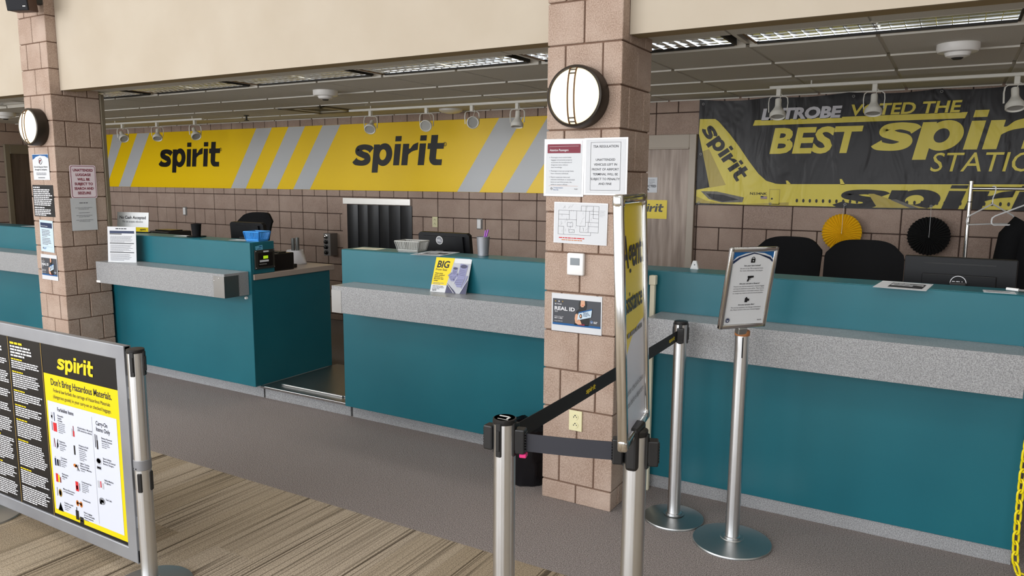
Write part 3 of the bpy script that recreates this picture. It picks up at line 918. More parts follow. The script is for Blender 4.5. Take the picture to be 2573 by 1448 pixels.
# ================================================================== CEILING
def troffer(x0, x1, label):
    r = thing('ceiling_light', label, 'ceiling light', ((x0 + x1) / 2, 0.605, ZC), group='louvred lights in the office ceiling')
    w = (x1 - x0) / 2; d = 0.13; hgt = 0.11
    b = MB()
    b.box(-w, w, -d - 0.012, -d, 0.0, hgt, 'ceiling_grid'); b.box(-w, w, d, d + 0.012, -0.004, hgt, 'fixture_dark')
    b.box(-w - 0.012, -w, -d - 0.012, d + 0.012, 0, hgt, 'lens_rib'); b.box(w, w + 0.012, -d - 0.012, d + 0.012, 0, hgt, 'fixture_dark')
    b.box(-w, w, -d, d, hgt, hgt + 0.01, 'white_paint')
    b.build('housing', r)
    b = MB()
    def blade(p0, p1, along_x):
        # parabolic blade: thin lower edge, wide top
        prof = [(-0.0015, 0.004), (-0.004, 0.025), (-0.008, 0.048), (-0.012, 0.062), (0.012, 0.062), (0.008, 0.048), (0.004, 0.025), (0.0015, 0.004)]
        n = len(prof)
        if along_x:
            y, xa, xb = p0
            vs = [(xa, y + q, z) for q, z in prof] + [(xb, y + q, z) for q, z in prof]
        else:
            x, ya, yb = p0
            vs = [(x + q, ya, z) for q, z in prof] + [(x + q, yb, z) for q, z in prof]
        b.add(vs, [(i, (i + 1) % n, (i + 1) % n + n, i + n) for i in range(n)], 'louver_metal')
    for y in (-d + 0.024, -d * 0.34, d * 0.34, d - 0.024): blade((y, -w, w), None, True)
    k = int(round(2 * w / 0.062))
    for i in range(k + 1): blade((-w + 2 * w * i / k, -d, d), None, False)
    b.build('louvre', r)
    area_light('lamp', (0, 0, 0.10), 2 * w - 0.1, 0.2, LOUVRE_FILL_W, (1.0, 0.98, 0.93), (0, 0, 0)).parent = r  # weak fill light added for the office; the fixture's own tubes are off
P4 = 1.252
for k, lab in ((0, 'brightest ceiling light, right end, above black banner'), (1, 'ceiling light just right of near column'), (2, 'ceiling light above yellow sign, left of near column'), (3, 'dimmer ceiling light above middle of yellow sign'), (4, 'ceiling light near far column, second from it'), (5, 'ceiling light partly hidden behind far column')):
    xa = 0.785 - P4 * k + 0.06
    troffer(xa, xa + P4 - 0.12, lab)

def detector(x, y, label, R=0.1):
    r = thing('smoke_detector', label, 'smoke detector', (x, y, ZC))
    b = MB(); b.lathe([(R, 0), (R, -0.03), (R * 0.92, -0.042), (R * 0.62, -0.045)], 'white_plastic', n=36); b.build('base', r, smooth=True)
    b = MB(); b.lathe([(R * 0.62, -0.045), (R * 0.55, -0.062), (R * 0.34, -0.07), (R * 0.3, -0.07)], 'white_plastic', n=36); b.build('chamber', r, smooth=True)
    b = MB(); b.lathe([(R * 0.3, -0.069), (R * 0.2, -0.078), (0, -0.078)], 'fixture_dark', n=24); b.build('grille', r, smooth=True)
detector(1.75, 1.25, 'white smoke detector on ceiling above black banner')
detector(-2.70, 1.235, 'white smoke detector on ceiling above middle of yellow sign')
detector(-7.42, 1.10, 'white smoke detector on ceiling left of far column')
r = thing('ceiling_dome', 'round white dome on ceiling over right end of yellow sign', 'dome', (-2.68, 2.98, ZC))
b = MB(); b.lathe([(0.12, 0), (0.118, -0.02), (0.09, -0.035), (0.04, -0.045), (0, -0.047)], 'white_plastic', n=32); b.build('cover', r, smooth=True)
r = thing('air_diffuser', 'square metal air diffuser in ceiling above yellow sign', 'vent', (-3.91, 2.405, ZC))
b = MB()
for k, s_ in enumerate((0.30, 0.22, 0.14)):
    for (xa, xb, ya, yb) in ((-s_, s_, -s_, -s_ + 0.05), (-s_, s_, s_ - 0.05, s_), (-s_, -s_ + 0.05, -s_, s_), (s_ - 0.05, s_, -s_, s_)):
        b.box(xa, xb, ya, yb, -0.014 + 0.004 * k, -0.002 + 0.001 * k, 'frame_taupe' if k % 2 == 0 else 'ceiling_grid', 0.003, 1)
b.box(-0.3, 0.3, -0.3, 0.3, -0.002, -0.001, 'fixture_dark'); b.build('louvre', r)
r = thing('sprinkler_head', 'small dark sprinkler head under ceiling above yellow sign', 'sprinkler', (-5.2, 2.55, ZC))
b = MB(); b.lathe([(0.03, 0), (0.03, -0.006), (0.01, -0.01), (0.01, -0.05), (0.028, -0.055), (0.028, -0.06), (0, -0.06)], 'fixture_dark', n=16); b.build('head', r)

# track lights
ZT = 2.352; YT = 2.37
def track(x0, x1, label):
    r = thing('light_track', label, 'track', ((x0 + x1) / 2, YT, ZT))
    w = (x1 - x0) / 2
    b = MB(); b.box(-w, w, -0.017, 0.017, 0.0, 0.022, 'white_paint', 0.003, 1); b.build('rail', r)
    for s_ in (-0.8, 0.8):
        b = MB(); b.tube([(w * s_, 0, 0.02), (w * s_, 0, ZC - ZT)], 0.005, 'white_paint', 8); b.build('hanger_rod', r)
track(0.575, 3.4, 'white lighting track in front of black banner')
track(-3.48, -0.75, 'white lighting track above right half of yellow sign')
track(-7.6, -5.72, 'white lighting track above left end of yellow sign')
def spot(x, yaw, tilt, label, group):
    r = thing('track_spotlight', label, 'spotlight', (x, YT, ZT), group=group)
    b = MB(); b.box(-0.016, 0.016, -0.016, 0.016, -0.05, 0.0, 'white_paint', 0.003, 1); b.build('adapter', r)
    b = MB()
    Rz = Matrix.Rotation(yaw, 4, 'Z')
    pts = [(-0.062, 0, -0.165), (-0.066, 0, -0.10), (-0.062, 0, -0.066), (-0.045, 0, -0.052), (0.045, 0, -0.052), (0.062, 0, -0.066), (0.066, 0, -0.10), (0.062, 0, -0.165)]
    for dy in (-0.008, 0.008):
        b.tube([Rz @ Vector((p[0], dy, p[2])) for p in pts], 0.0032, 'white_paint', 8)
    b.build('yoke', r, smooth=True)
    b = MB()
    mt = Matrix.Translation((0, 0, -0.150)) @ Rz @ Matrix.Rotation(tilt, 4, 'X')
    b.lathe([(0.0, 0.085), (0.021, 0.085), (0.022, 0.075), (0.022, 0.035), (0.026, 0.02), (0.034, 0.005), (0.052, -0.02), (0.056, -0.03), (0.056, -0.052), (0.050, -0.056), (0.044, -0.046)], 'white_paint', n=28, mtx=mt)
    b.build('lamp_housing', r, smooth=True)
    b = MB(); b.lathe([(0.045, -0.047), (0.03, -0.040), (0, -0.036)], 'grey_plastic', n=24, mtx=mt); b.build('lamp', r, smooth=True)
    b = MB()
    q = [mt @ Vector((0.01, -0.005, 0.085)), mt @ Vector((0.02, -0.02, 0.12)), Vector((0.03, 0, -0.05)) , Vector((0.008, 0, -0.03))]
    b.tube([tuple(v) for v in q], 0.003, 'white_paint', 6); b.build('cord', r, smooth=True)
for x, yw, tl, lab in ((0.639, 0.2, -0.35, 'white track spotlight over LATROBE on black banner'), (1.268, 0.1, -0.3, 'white track spotlight over VOTED on black banner'), (2.075, 0.2, -0.35, 'white track spotlight at right edge of black banner')):
    spot(x, yw, tl, lab, 'spotlights before the black banner')
for x, yw, tl, lab in ((-3.21, 0.5, -0.9, 'leftmost spotlight on track by right wordmark'), (-2.526, 0.45, -1.2, 'second spotlight from left on track by right wordmark'), (-2.018, 0.75, -1.5, 'third spotlight from left on track by right wordmark'), (-1.545, 0.2, -0.2, 'spotlight nearest near column on yellow sign track')):
    spot(x, yw, tl, lab, 'spotlights before the right wordmark')
for x, yw, tl, lab in ((-7.26, 1.3, -0.9, 'spotlight nearest far column on left track'), (-6.567, 0.9, -0.6, 'middle spotlight of three on left track'), (-5.865, 1.2, -0.8, 'right spotlight of three on left track')):
    spot(x, yw, tl, lab, 'spotlights before the left wordmark')

# ================================================================== WALL SCONCES ON THE COLUMNS
def sconce(x, z, R, label):
    r = thing('wall_sconce', label, 'wall light', (x, 0.0, z), group=None)
    b = MB(); b.lathe([(R * 0.93, 0.0), (R, 0.006), (R, 0.075), (R * 0.97, 0.088), (R * 0.90, 0.092), (R * 0.885, 0.085), (R * 0.885, 0.06)], 'bronze', n=56, axis='y'); b.build('housing', r, smooth=True)
    b = MB(); b.lathe([(R * 0.885, 0.078)] + [(R * 0.885 * math.cos(t * PI / 16), 0.078 + 0.040 * math.sin(t * PI / 16)) for t in range(1, 8)] + [(0, 0.118)], 'sconce_glow', n=48, axis='y'); b.build('diffuser', r, smooth=True)
    b = MB()
    for dx in (-0.013, 0.013):
        pts = [(dx + (0.004 if dx > 0 else -0.004), -(0.084 + 0.039 * math.cos(a)), R * 0.90 * math.sin(a)) for a in [(-PI / 2) + PI * i / 16 for i in range(17)]]
        b.tube(pts, 0.0036, 'lens_rib', 6)
    for zz in (-0.82, -0.70, 0.70, 0.82):
        yy = -(0.084 + 0.039 * math.cos(math.asin(zz / 0.9)))
        b.tube([(-0.017, yy, R * zz), (0.017, yy, R * zz)], 0.0034, 'bronze', 6)
    b.build('guard_ribs', r, smooth=True)
    return r
sconce(0.1905, 2.083, 0.148, 'glowing round bronze wall light on near column')
sconce(XL + 0.1985, 2.085, 0.148, 'glowing round bronze wall light on far column')

# loudspeaker at the top of the far column
r = thing('loudspeaker', 'dark loudspeaker high on front of far column', 'speaker', (-4.465, -0.15, 2.94), (0, 0, 0))
mt = Matrix.Rotation(math.radians(37), 4, 'Z') @ Matrix.Rotation(0.10, 4, 'X') @ Matrix.Rotation(-0.06, 4, 'Y')
b = MB(); b.box(-0.075, 0.075, -0.062, 0.08, 0.0, 0.28, 'speaker_brown', 0.005, 2, mt); b.build('cabinet', r)
b = MB(); b.box(-0.076, 0.076, -0.082, -0.0625, -0.001, 0.281, 'speaker_navy', 0.004, 2, mt); b.build('grille', r)
b = MB(); b.box(0.040, 0.060, -0.0835, -0.082, 0.026, 0.032, 'white_plastic', mtx=mt); b.build('badge', r)
b = MB(); b.box(-0.06, 0.0, 0.05, 0.154, 0.08, 0.16, 'fixture_dark', 0.004, 1); b.build('bracket', r)

# ================================================================== NOTICES ON THE COLUMNS
def seal(b, cx, cz, R, k=2, m0='ink_navy', m1='ink_white'):
    b.disc(cx, cz, R, m0, k); b.ring(cx, cz, R * 0.80, R * 0.88, m1, k + 1)
    b.poly([(cx - R * .6, cz + R * .25), (cx - R * .1, cz - R * .15), (cx, cz + R * .4), (cx + R * .1, cz - R * .15), (cx + R * .6, cz + R * .25), (cx + R * .25, cz - R * .35), (cx, cz - R * .55), (cx - R * .25, cz - R * .35)], m1, k + 1)
def attention(w, h, frame):
    b = MB(0.002)
    b.box(-w / 2, w / 2, -0.002, 0, 0, h, frame, 0.0006, 1)
    m_ = 0.011
    b.rect(-w / 2 + m_, w / 2 - m_, m_, h - m_, 'paper_grey', 1)
    b.rect(-w / 2 + m_, w / 2 - m_, h - 0.030, h - 0.008, 'pink_tint', 2)
    b.rect(-w / 2 + 0.02, w / 2 - 0.02, h - 0.070, h - 0.026, 'ink_maroon', 3)
    b.line(-w / 2 + 0.03, h - 0.038, w / 2 - 0.03, h - 0.036, 0.001, 'ink_white', 4)
    b.text('Attention Passengers', -w / 2 + 0.032, h - 0.060, 0.0105, 'ink_white', 4, 'l', 0.015, width=0.105)
    z = h - 0.088
    for ls in (('Passengers must control their', 'baggage and personal property', 'to prevent the introduction of', 'dangerous items without', 'their knowledge'), ('Passengers must not accept items', 'from unknown individuals'), ('Report suspicious items and', 'unknown individuals or unattended', 'items to Law Enforcement, the', 'airline or airport officials')):
        b.disc(-w / 2 + 0.032, z - 0.003, 0.0015, 'ink_grey', 3, n=8)
        for t in ls:
            b.text(t, -w / 2 + 0.040, z - 0.006, 0.0066, 'ink_grey', 3); z -= 0.0122
        z -= 0.006
    b.line(-w / 2 + 0.03, 0.052, w / 2 - 0.03, 0.052, 0.0008, 'ink_orange', 3)
    seal(b, -w / 2 + 0.045, 0.038, 0.0065, 3, 'ink_grey', 'ink_white')
    b.text('Transportation', -w / 2 + 0.056, 0.040, 0.0062, 'ink_blue', 3); b.text('Security', -w / 2 + 0.056, 0.030, 0.0062, 'ink_blue', 3)
    b.text('tsa.gov', w / 2 - 0.03, 0.036, 0.005, 'ink', 3, 'r', 0.01)
    return b
put(attention(0.222, 0.284, 'sleeve'), 'attention_notice', 'laminated passenger notice with maroon heading on near column', 'notice', (0.101, -0.003, 1.604), (0, 0.006, 0))
b = MB(0.002)
b.box(-0.114, 0.114, -0.002, 0, 0, 0.276, 'sleeve', 0.0006, 1); b.rect(-0.104, 0.104, 0.008, 0.268, 'paper', 1)
for (xa, za, xb, zb) in ((-0.078, 0.024, 0.078, 0.024), (-0.078, 0.254, 0.078, 0.254), (-0.078, 0.024, -0.078, 0.254), (0.078, 0.024, 0.078, 0.254)): b.line(xa, za, xb, zb, 0.0013, 'ink', 2)
b.text('TSA REGULATION', 0, 0.229, 0.0115, 'ink', 2, 'c', 0.008, width=0.132)
for k, t in enumerate(('UNATTENDED', 'VEHICLES LEFT IN', 'FRONT OF AIRPORT', 'TERMINAL WILL BE', 'SUBJECT TO PENALTY', 'AND FINE')):
    b.text(t, 0, 0.166 - 0.0232 * k, 0.0108, 'ink', 2, 'c', 0.006)
put(b, 'regulation_notice', 'laminated notice reading UNATTENDED VEHICLES on near column', 'notice', (0.327, -0.003, 1.613), (0, 0.0, 0))

# floor plan
b = MB(0.0015)
w, h = 0.293, 0.206
b.box(-w / 2, w / 2, -0.0015, 0, 0, h, 'sleeve'); b.rect(-w / 2 + 0.004, w / 2 - 0.004, 0.004, h - 0.004, 'paper', 1)
def seg(*p):
    for i in range(len(p) - 1): b.line(p[i][0], p[i][1], p[i + 1][0], p[i + 1][1], 0.0011, 'ink', 2)
seg((-.12, .045), (-.12, .165), (.005, .165), (.005, .19), (.1, .19), (.1, .06), (.06, .06), (.06, .045), (-.12, .045))
seg((-.12, .12), (-.06, .12), (-.06, .165)); seg((-.06, .12), (-.02, .12), (-.02, .165)); seg((.005, .165), (.1, .165)); seg((.03, .19), (.03, .11), (.1, .11))
seg((.05, .165), (.05, .11)); seg((.07, .19), (.07, .13), (.1, .13)); seg((-.02, .12), (-.02, .09), (.03, .09), (.03, .11)); seg((-.12, .085), (-.09, .085), (-.09, .045))
seg((-.07, .105), (-.04, .105), (-.04, .085), (-.07, .085), (-.07, .105)); seg((.0, .09), (.0, .06), (.06, .06)); seg((.045, .09), (.1, .09)); seg((.045, .11), (.045, .06))
seg((-.06, .07), (-.03, .07), (-.03, .055), (-.06, .055), (-.06, .07)); seg((.02, .08), (.02, .065)); seg((-.12, .145), (-.06, .145)); seg((.06, .15), (.1, .15))
rr = random.Random(4)
for k in range(34):
    xx, zz = rr.uniform(-.11, .09), rr.uniform(.05, .185)
    b.line(xx, zz, xx + rr.choice((0, 0, .012)), zz + rr.choice((.010, 0.014)), 0.0007, 'ink_grey', 2)
b.lines(-.115, .12, 0.030, 1, 0.01, 'ink_red_bright', 2, 0.005, 3); b.lines(.105, .135, .17, 5, 0.007, 'ink_light', 2, 0.002, 7)
b.lines(-.10, .09, 0.019, 1, 0.01, 'ink_orange', 2, 0.004, 4)
put(b, 'floor_plan', 'laminated black line floor plan on near column above thermostat', 'floor plan', (0.1965, -0.003, 1.369), (0, 0.012, 0))

# thermostat
r = thing('thermostat', 'small white thermostat on front of near column', 'thermostat', (0.184, 0.0, 1.212))
b = MB(); b.box(-0.046, 0.046, -0.027, 0.0, 0, 0.112, 'white_plastic', 0.008, 3); b.build('housing', r, smooth=True)
b = MB(); b.box(-0.026, 0.026, -0.029, -0.0265, 0.052, 0.088, 'lcd_grey', 0.001, 1); b.build('display', r)

# REAL ID poster
def real_id(w, h):
    b = MB(0.0015)
    b.box(-w / 2, w / 2, -0.0015, 0, 0, h, 'paper')
    x0, x1, z0, z1 = -w / 2 + w * .025, w / 2 - w * .02, h * .17, h * .86
    b.rect(x0, x1, z0, z1, 'slate_photo', 1); b.rect(x0, x1, z0, z0 + h * .055, 'ink_blue', 3)
    W, Hh = x1 - x0, z1 - z0
    X = lambda u: x0 + u * W
    Z = lambda v: z0 + v * Hh
    for k, mm in enumerate(('ink_gold', 'ink_white', 'ink_gold')): b.disc(X(.06 + .075 * k), Z(.90), W * .014, mm, 3, n=12)
    b.text('BE YOUR', X(.045), Z(.77), Hh * .05, 'ink_white', 3, 'l', 0.02)
    b.text('REAL ID', X(.04), Z(.565), Hh * .135, 'ink_white', 3, 'l', 0.035, width=W * .43)
    b.text('SELF', X(.045), Z(.485), Hh * .05, 'ink_white', 3)
    b.text('MAKE A PLAN BY', X(.04), Z(.30), Hh * .035, 'ink_white', 3); b.text('MAY 7, 2025', X(.04), Z(.235), Hh * .045, 'ink_white', 3, 'l', 0.03)
    b.text('dhs.gov/REAL-ID', X(.04), Z(.13), Hh * .035, 'ink_white', 3)
    # woman in a dark top holding up a large card
    b.poly([(X(.46), Z(.06)), (X(.47), Z(.35)), (X(.50), Z(.58)), (X(.56), Z(.68)), (X(.68), Z(.68)), (X(.74), Z(.56)), (X(.77), Z(.32)), (X(.76), Z(.06))], 'black_print', 3)
    b.poly([(X(.555), Z(.70)), (X(.55), Z(.86)), (X(.57), Z(1.0)), (X(.70), Z(1.0)), (X(.715), Z(.84)), (X(.70), Z(.68)), (X(.63), Z(.62))], 'black_print', 4)
    b.poly([(X(.585), Z(.80)), (X(.595), Z(1.0)), (X(.675), Z(1.0)), (X(.68), Z(.84)), (X(.65), Z(.76)), (X(.61), Z(.75))], 'skin_print', 5)
    b.line(X(.615), Z(.83), X(.655), Z(.83), Hh * .016, 'ink_red_bright', 6)
    b.poly([(X(.485), Z(.14)), (X(.47), Z(.30)), (X(.485), Z(.46)), (X(.525), Z(.50)), (X(.555), Z(.36)), (X(.60), Z(.20)), (X(.62), Z(.10)), (X(.54), Z(.08))], 'skin_print', 6)
    b.poly([(X(.525), Z(.24)), (X(.555), Z(.56)), (X(.83), Z(.72)), (X(.81), Z(.40))], 'paper_blue', 7)
    b.poly([(X(.551), Z(.51)), (X(.555), Z(.56)), (X(.83), Z(.72)), (X(.827), Z(.67))], 'ink_blue', 8)
    b.disc(X(.60), Z(.41), W * .028, 'black_print', 8, Hh * .085); b.disc(X(.60), Z(.415), W * .016, 'skin_print', 9, Hh * .05)
    b.lines(X(.65), X(.79), Z(.57), 4, Hh * .045, 'ink_navy', 8, Hh * .02, 2)
    for k in range(4): b.disc(X(.515 + .016 * k), Z(.205 + .022 * k), W * .014, 'skin_print', 9, Hh * .018, 10)
    b.rect(X(.55), X(.68), Z(.055), Z(.12), 'ink_maroon', 5)
    seal(b, X(.82), Z(.22), W * .03, 4, 'ink_blue', 'ink_white'); b.lines(X(.86), X(.97), Z(.245), 2, Hh * .045, 'ink_white', 4, Hh * .024, 9)
    return b
put(real_id(0.281, 0.196), 'identity_poster', 'dark REAL ID poster with woman holding card, low on near column', 'poster', (0.187, -0.003, 0.916), (0, -0.004, 0))
wall_plate('wall_outlet', 'cream duplex outlet low on front of near column', 'outlet', 0.1945, 0.4535, 0.073, 0.107, 'duplex', loc_y=0.0)

# far column front
b = MB(0.0015); w, h = 0.240, 0.208
b.box(-w / 2, w / 2, -0.0015, 0, 0, h, 'paper')
b.poly([(-w / 2 + .003, h - .003), (-w / 2 + .003, h - .045), (-w * .30, h - .028), (0, h - .012), (w * .30, h - .016), (w / 2 - .003, h - .035), (w / 2 - .003, h - .003)], 'ink_blue', 1)
b.poly([(-w / 2 + .003, h - .050), (-w * .26, h - .022), (0, h - .010), (w * .26, h - .018), (w / 2 - .003, h - .040), (w / 2 - .003, h - .06), (-w / 2 + .003, h - .06)], 'paper', 2)
b.ring(0, h - .056, .022, .026, 'ink', 3); b.line(-.017, h - .072, .017, h - .040, .004, 'ink', 3)
b.poly([(-.014, h - .046), (.014, h - .046), (.014, h - .052), (-.002, h - .054), (-.006, h - .070), (-.013, h - .070)], 'ink_maroon', 4)
b.text('Do not bring your firearm', 0, h - .108, .0125, 'ink', 2, 'c', 0.01, width=.196); b.text('through the checkpoint.', 0, h - .130, .0125, 'ink', 2, 'c', 0.01, width=.18)
b.lines(-.08, .08, h - .150, 2, .012, 'ink_grey', 2, .006, 1, 'c', 0.9); b.lines(-.05, .05, h - .188, 1, .01, 'ink', 2, .005, 6, 'c', 1)
put(b, 'firearm_notice', 'white and blue firearm notice below light on far column', 'notice', (-4.672, -0.003, 1.663))
b = MB(0.0015); w, h = 0.306, 0.258
b.box(-w / 2, w / 2, -0.0015, 0, 0, h, 'poster_black')
b.lines(-w / 2 + .014, -.04, h - .014, 1, .015, 'ink_white', 2, .010, 1, last=1.0); b.lines(-w / 2 + .014, w / 2 - .014, h - .034, 9, .0155, 'ink_white', 2, .009, 2, last=.9)
b.lines(-w / 2 + .014, 0.01, h - .180, 1, .015, 'ink_white', 2, .009, 4, last=1.0); b.lines(-w / 2 + .014, w / 2 - .014, h - .198, 4, .0145, 'ink_white', 2, .0085, 5)
put(b, 'black_notice', 'black notice with dense white print on far column', 'notice', (-4.674, -0.003, 1.363))
b = MB(0.0015); w, h = 0.197, 0.262
b.box(-w / 2, w / 2, -0.0015, 0, 0, h, 'paper_blue'); b.rect(-w / 2 + .012, w / 2 - .012, h - .062, h - .02, 'ink_navy', 1); b.text('Attention Passengers', -w / 2 + .02, h - .052, .010, 'ink_white', 2, width=.10)
b.lines(-w / 2 + .028, w / 2 - .04, h - .078, 5, .0125, 'ink_grey', 2, .006, 1); b.lines(-w / 2 + .028, w / 2 - .03, h - .146, 5, .0125, 'ink_grey', 2, .006, 2); b.line(-w / 2 + .02, .044, w / 2 - .02, .044, .001, 'ink_grey', 1)
seal(b, -w / 2 + .035, .030, .007, 2); b.lines(-w / 2 + .046, -.01, .034, 2, .008, 'ink_blue', 2, .004, 3)
put(b, 'attention_notice', 'pale laminated passenger notice below black notice on far column', 'notice', (-4.671, -0.003, 1.070), (0, 0.03, 0))
put(real_id(0.240, 0.212), 'identity_poster', 'dark REAL ID poster, lowest sheet on front of far column', 'poster', (-4.667, -0.003, 0.836), (0, 0.01, 0))
# far column, side face
b = MB(0.002); w, h = 0.218, 0.275
def rrect(w, h, r_, z0=0.0, n=6):
    pts = []
    for cx, cz, a in ((w / 2 - r_, z0 + r_, -PI / 2), (w / 2 - r_, z0 + h - r_, 0), (-w / 2 + r_, z0 + h - r_, PI / 2), (-w / 2 + r_, z0 + r_, PI)):
        for i in range(n + 1):
            t = a + PI / 2 * i / n; pts.append((cx + r_ * math.cos(t), cz + r_ * math.sin(t)))
    return pts
b.prism(rrect(w, h, .02), -0.002, 0, 'pink_tint'); b.poly(rrect(w - .014, h - .014, .018, .007), 'ink_red', 1); b.poly(rrect(w - .022, h - .022, .015, .011), 'pink_tint', 2)
for k, t in enumerate(('UNATTENDED', 'LUGGAGE', 'WILL BE', 'SUBJECT TO', 'SEARCH AND', 'SEIZURE')):
    b.text(t, 0, h - .052 - .0375 * k, .020, 'ink_red', 3, 'c', 0.035, width=(.166, .126, .104, .152, .160, .110)[k])
put(b, 'luggage_sign', 'red and white UNATTENDED LUGGAGE sign on side of far column', 'sign', (XL + CW + 0.003, 0.212, 1.512), (0, 0, PI / 2))
b = MB(0.0012); w, h = 0.213, 0.268
b.box(-w / 2, w / 2, -0.0012, 0, 0, h, 'paper_grey')
b.lines(-.035, .035, h - .036, 1, .01, 'ink_grey', 2, .008, 3, 'c', 1.0)
for zz, n_ in ((.078, 2), (.120, 1), (.142, 2), (.18, 2)): b.lines(-.075, .075, h - zz, n_, .011, 'ink_grey', 2, .0035, int(zz * 100), 'c')
put(b, 'plain_notice', 'plain white typed sheet taped below the UNATTENDED LUGGAGE sign', 'notice', (XL + CW + 0.0055, 0.197, 1.248), (0, 0, PI / 2))

# ================================================================== QUEUE POSTS, BELTS AND SIGN STANDS
def base_disc(b, R):
    b.lathe([(R, 0.0), (R, 0.006), (R * 0.985, 0.010), (R * 0.8, 0.015), (R * 0.5, 0.021), (R * 0.30, 0.025), (0.052, 0.028), (0.0, 0.028)], 'steel_disc', n=72)
def stanchion(x, y, label, rz=0.0, R=0.165, H=1.012):
    r = thing('stanchion', label, 'stanchion', (x, y, 0), (0, 0, rz), group=None)
    b = MB(); base_disc(b, R); b.build('base', r, smooth=True)
    b = MB(); b.lathe([(0.0395, 0.027), (0.0395, 0.034), (0.0318, 0.036), (0.0318, H - 0.016), (0.0, H - 0.016)], 'steel_brushed', n=40); b.build('pole', r, smooth=True)
    b = MB(); b.lathe([(0.0325, H - 0.016), (0.0335, H - 0.013), (0.0335, H - 0.002), (0.030, H), (0.0, H)], 'black_plastic', n=40); b.build('cap', r, smooth=True)
    for k in range(4):
        b = MB(); mt = Matrix.Rotation(k * PI / 2, 4, 'Z')
        b.box(-0.0085, 0.0085, -0.0365, -0.028, H - 0.108, H - 0.010, 'black_plastic', 0.002, 1, mt)
        b.box(-0.0055, 0.0055, -0.0395, -0.036, H - 0.09, H - 0.03, 'black_plastic', 0.001, 1, mt)
        b.build('belt_slot', r)
    return r
def rel(r, p): return r.matrix_basis.inverted() @ Vector(p)
def belt(r, p0, p1, m, logos=(), sag=0.004, z=0.947, hh=0.026):
    # p0,p1 world x,y; webbing standing on edge, child of stanchion r
    b = MB(); n = 12; a = Vector((*p0, 0)); c = Vector((*p1, 0)); d = (c - a).normalized(); q = Vector((-d.y, d.x, 0)) * 0.0011
    vs = []; fs = []
    for i in range(n + 1):
        t = i / n; p = a.lerp(c, t); zz = z - sag * 4 * t * (1 - t)
        for sgn in (-1, 1):
            for h_ in (-hh, hh): vs.append(rel(r, (p.x + q.x * sgn, p.y + q.y * sgn, zz + h_)))
    for i in range(n):
        o = i * 4; e = o + 4
        fs += [(o, e, e + 1, o + 1), (o + 2, o + 3, e + 3, e + 2), (o + 1, e + 1, e + 3, o + 3), (o, o + 2, e + 2, e)]
    fs += [(0, 1, 3, 2), (n * 4, n * 4 + 2, n * 4 + 3, n * 4 + 1)]
    b.add(vs, fs, m); o = b.build('belt', r)
    L = (c - a).length; ang = math.atan2(d.y, d.x)
    for t, w in logos:
        lb = MB(0.0018); lb.logo(-w / 2, -0.008, w, 'sign_yellow', 1, 0.13, hs=0.85)
        p = a.lerp(c, t)
        mt = r.matrix_basis.inverted() @ Matrix.Translation((p.x, p.y, z - sag * 4 * t * (1 - t))) @ Matrix.Rotation(ang, 4, 'Z')
        lb.v = [tuple(mt @ Vector(v)) for v in lb.v]
        lb.build('wordmark', o)
    return o
def clip_block(r, ang, m='black_plastic', pink=False):
    # moulded belt end in a slot of the post
    mt = Matrix.Rotation(ang, 4, 'Z')
    b = MB(); b.box(-0.017, 0.017, -0.062, -0.034, 0.912, 0.984, m, 0.004, 2, mt)
    for k in range(7): b.box(-0.012, 0.012, -0.0645, -0.061, 0.922 + k * 0.008, 0.926 + k * 0.008, 'black_plastic', 0, 2, mt)
    o = b.build('belt_clip', r)
    if pink:
        b = MB(); b.box(-0.012, 0.012, -0.066, -0.046, 0.900, 0.912, 'pink', 0.002, 1, mt); b.build('release_tab', o)
    return o
S2, S3, S4, S1, S0 = (0.742, -1.632), (1.098, -1.530), (0.697, 0.105), (-0.952, -1.652), (-2.262, -1.672)
p4 = stanchion(*S4, 'steel queue post standing before counter, between sign stand and near column', 0.25, 0.150)
p2 = stanchion(*S2, 'steel queue post with two black belts, left of yellow framed sign', 0.0)
p3 = stanchion(*S3, 'steel queue post carrying the yellow framed sign', 0.1)
p1 = stanchion(*S1, 'steel queue post at right end of hazardous materials panel', 0.55)
p0 = stanchion(*S0, 'steel queue post at left end of hazardous materials panel', 0.0)
def toward(a, c): return math.atan2(c[1] - a[1], c[0] - a[0])
def out(a, c, d): t = toward(a, c); return (a[0] + d * math.cos(t), a[1] + d * math.sin(t))
belt(p4, out(S2, S4, 0.05), out(S4, S2, 0.036), 'belt_black', ((0.345, 0.085), (0.93, 0.085)))
clip_block(p2, toward(S2, S4) + PI / 2)
belt(p3, out(S2, S3, 0.06), out(S3, S2, 0.045), 'belt_navy', z=0.944, sag=0.002)
clip_block(p2, toward(S2, S3) + PI / 2, 'black_rubber', True)
clip_block(p2, -PI / 2)
clip_block(p3, toward(S3, S2) + PI / 2); clip_block(p3, toward(S3, S2) - PI / 2)
clip_block(p4, toward(S4, S2) + PI / 2)
b = MB(0); b.lathe([(0.030, 1.0122), (0.0, 1.0122)], 'speaker_brown', n=32); b.box(-0.02, 0.018, 0.004, 0.010, 1.0122, 1.0132, 'white_plastic'); b.box(0.012, 0.018, -0.012, 0.010, 1.0122, 1.0132, 'white_plastic'); b.box(-0.012, 0.022, -0.020, -0.017, 1.0122, 1.0130, 'grey_plastic'); b.build('cap_label', p2)
# adapter on the sign post
b = MB(); b.box(-0.017, 0.017, -0.046, 0.046, 0.905, 1.025, 'black_plastic', 0.01, 3); b.build('sign_adapter', p3)
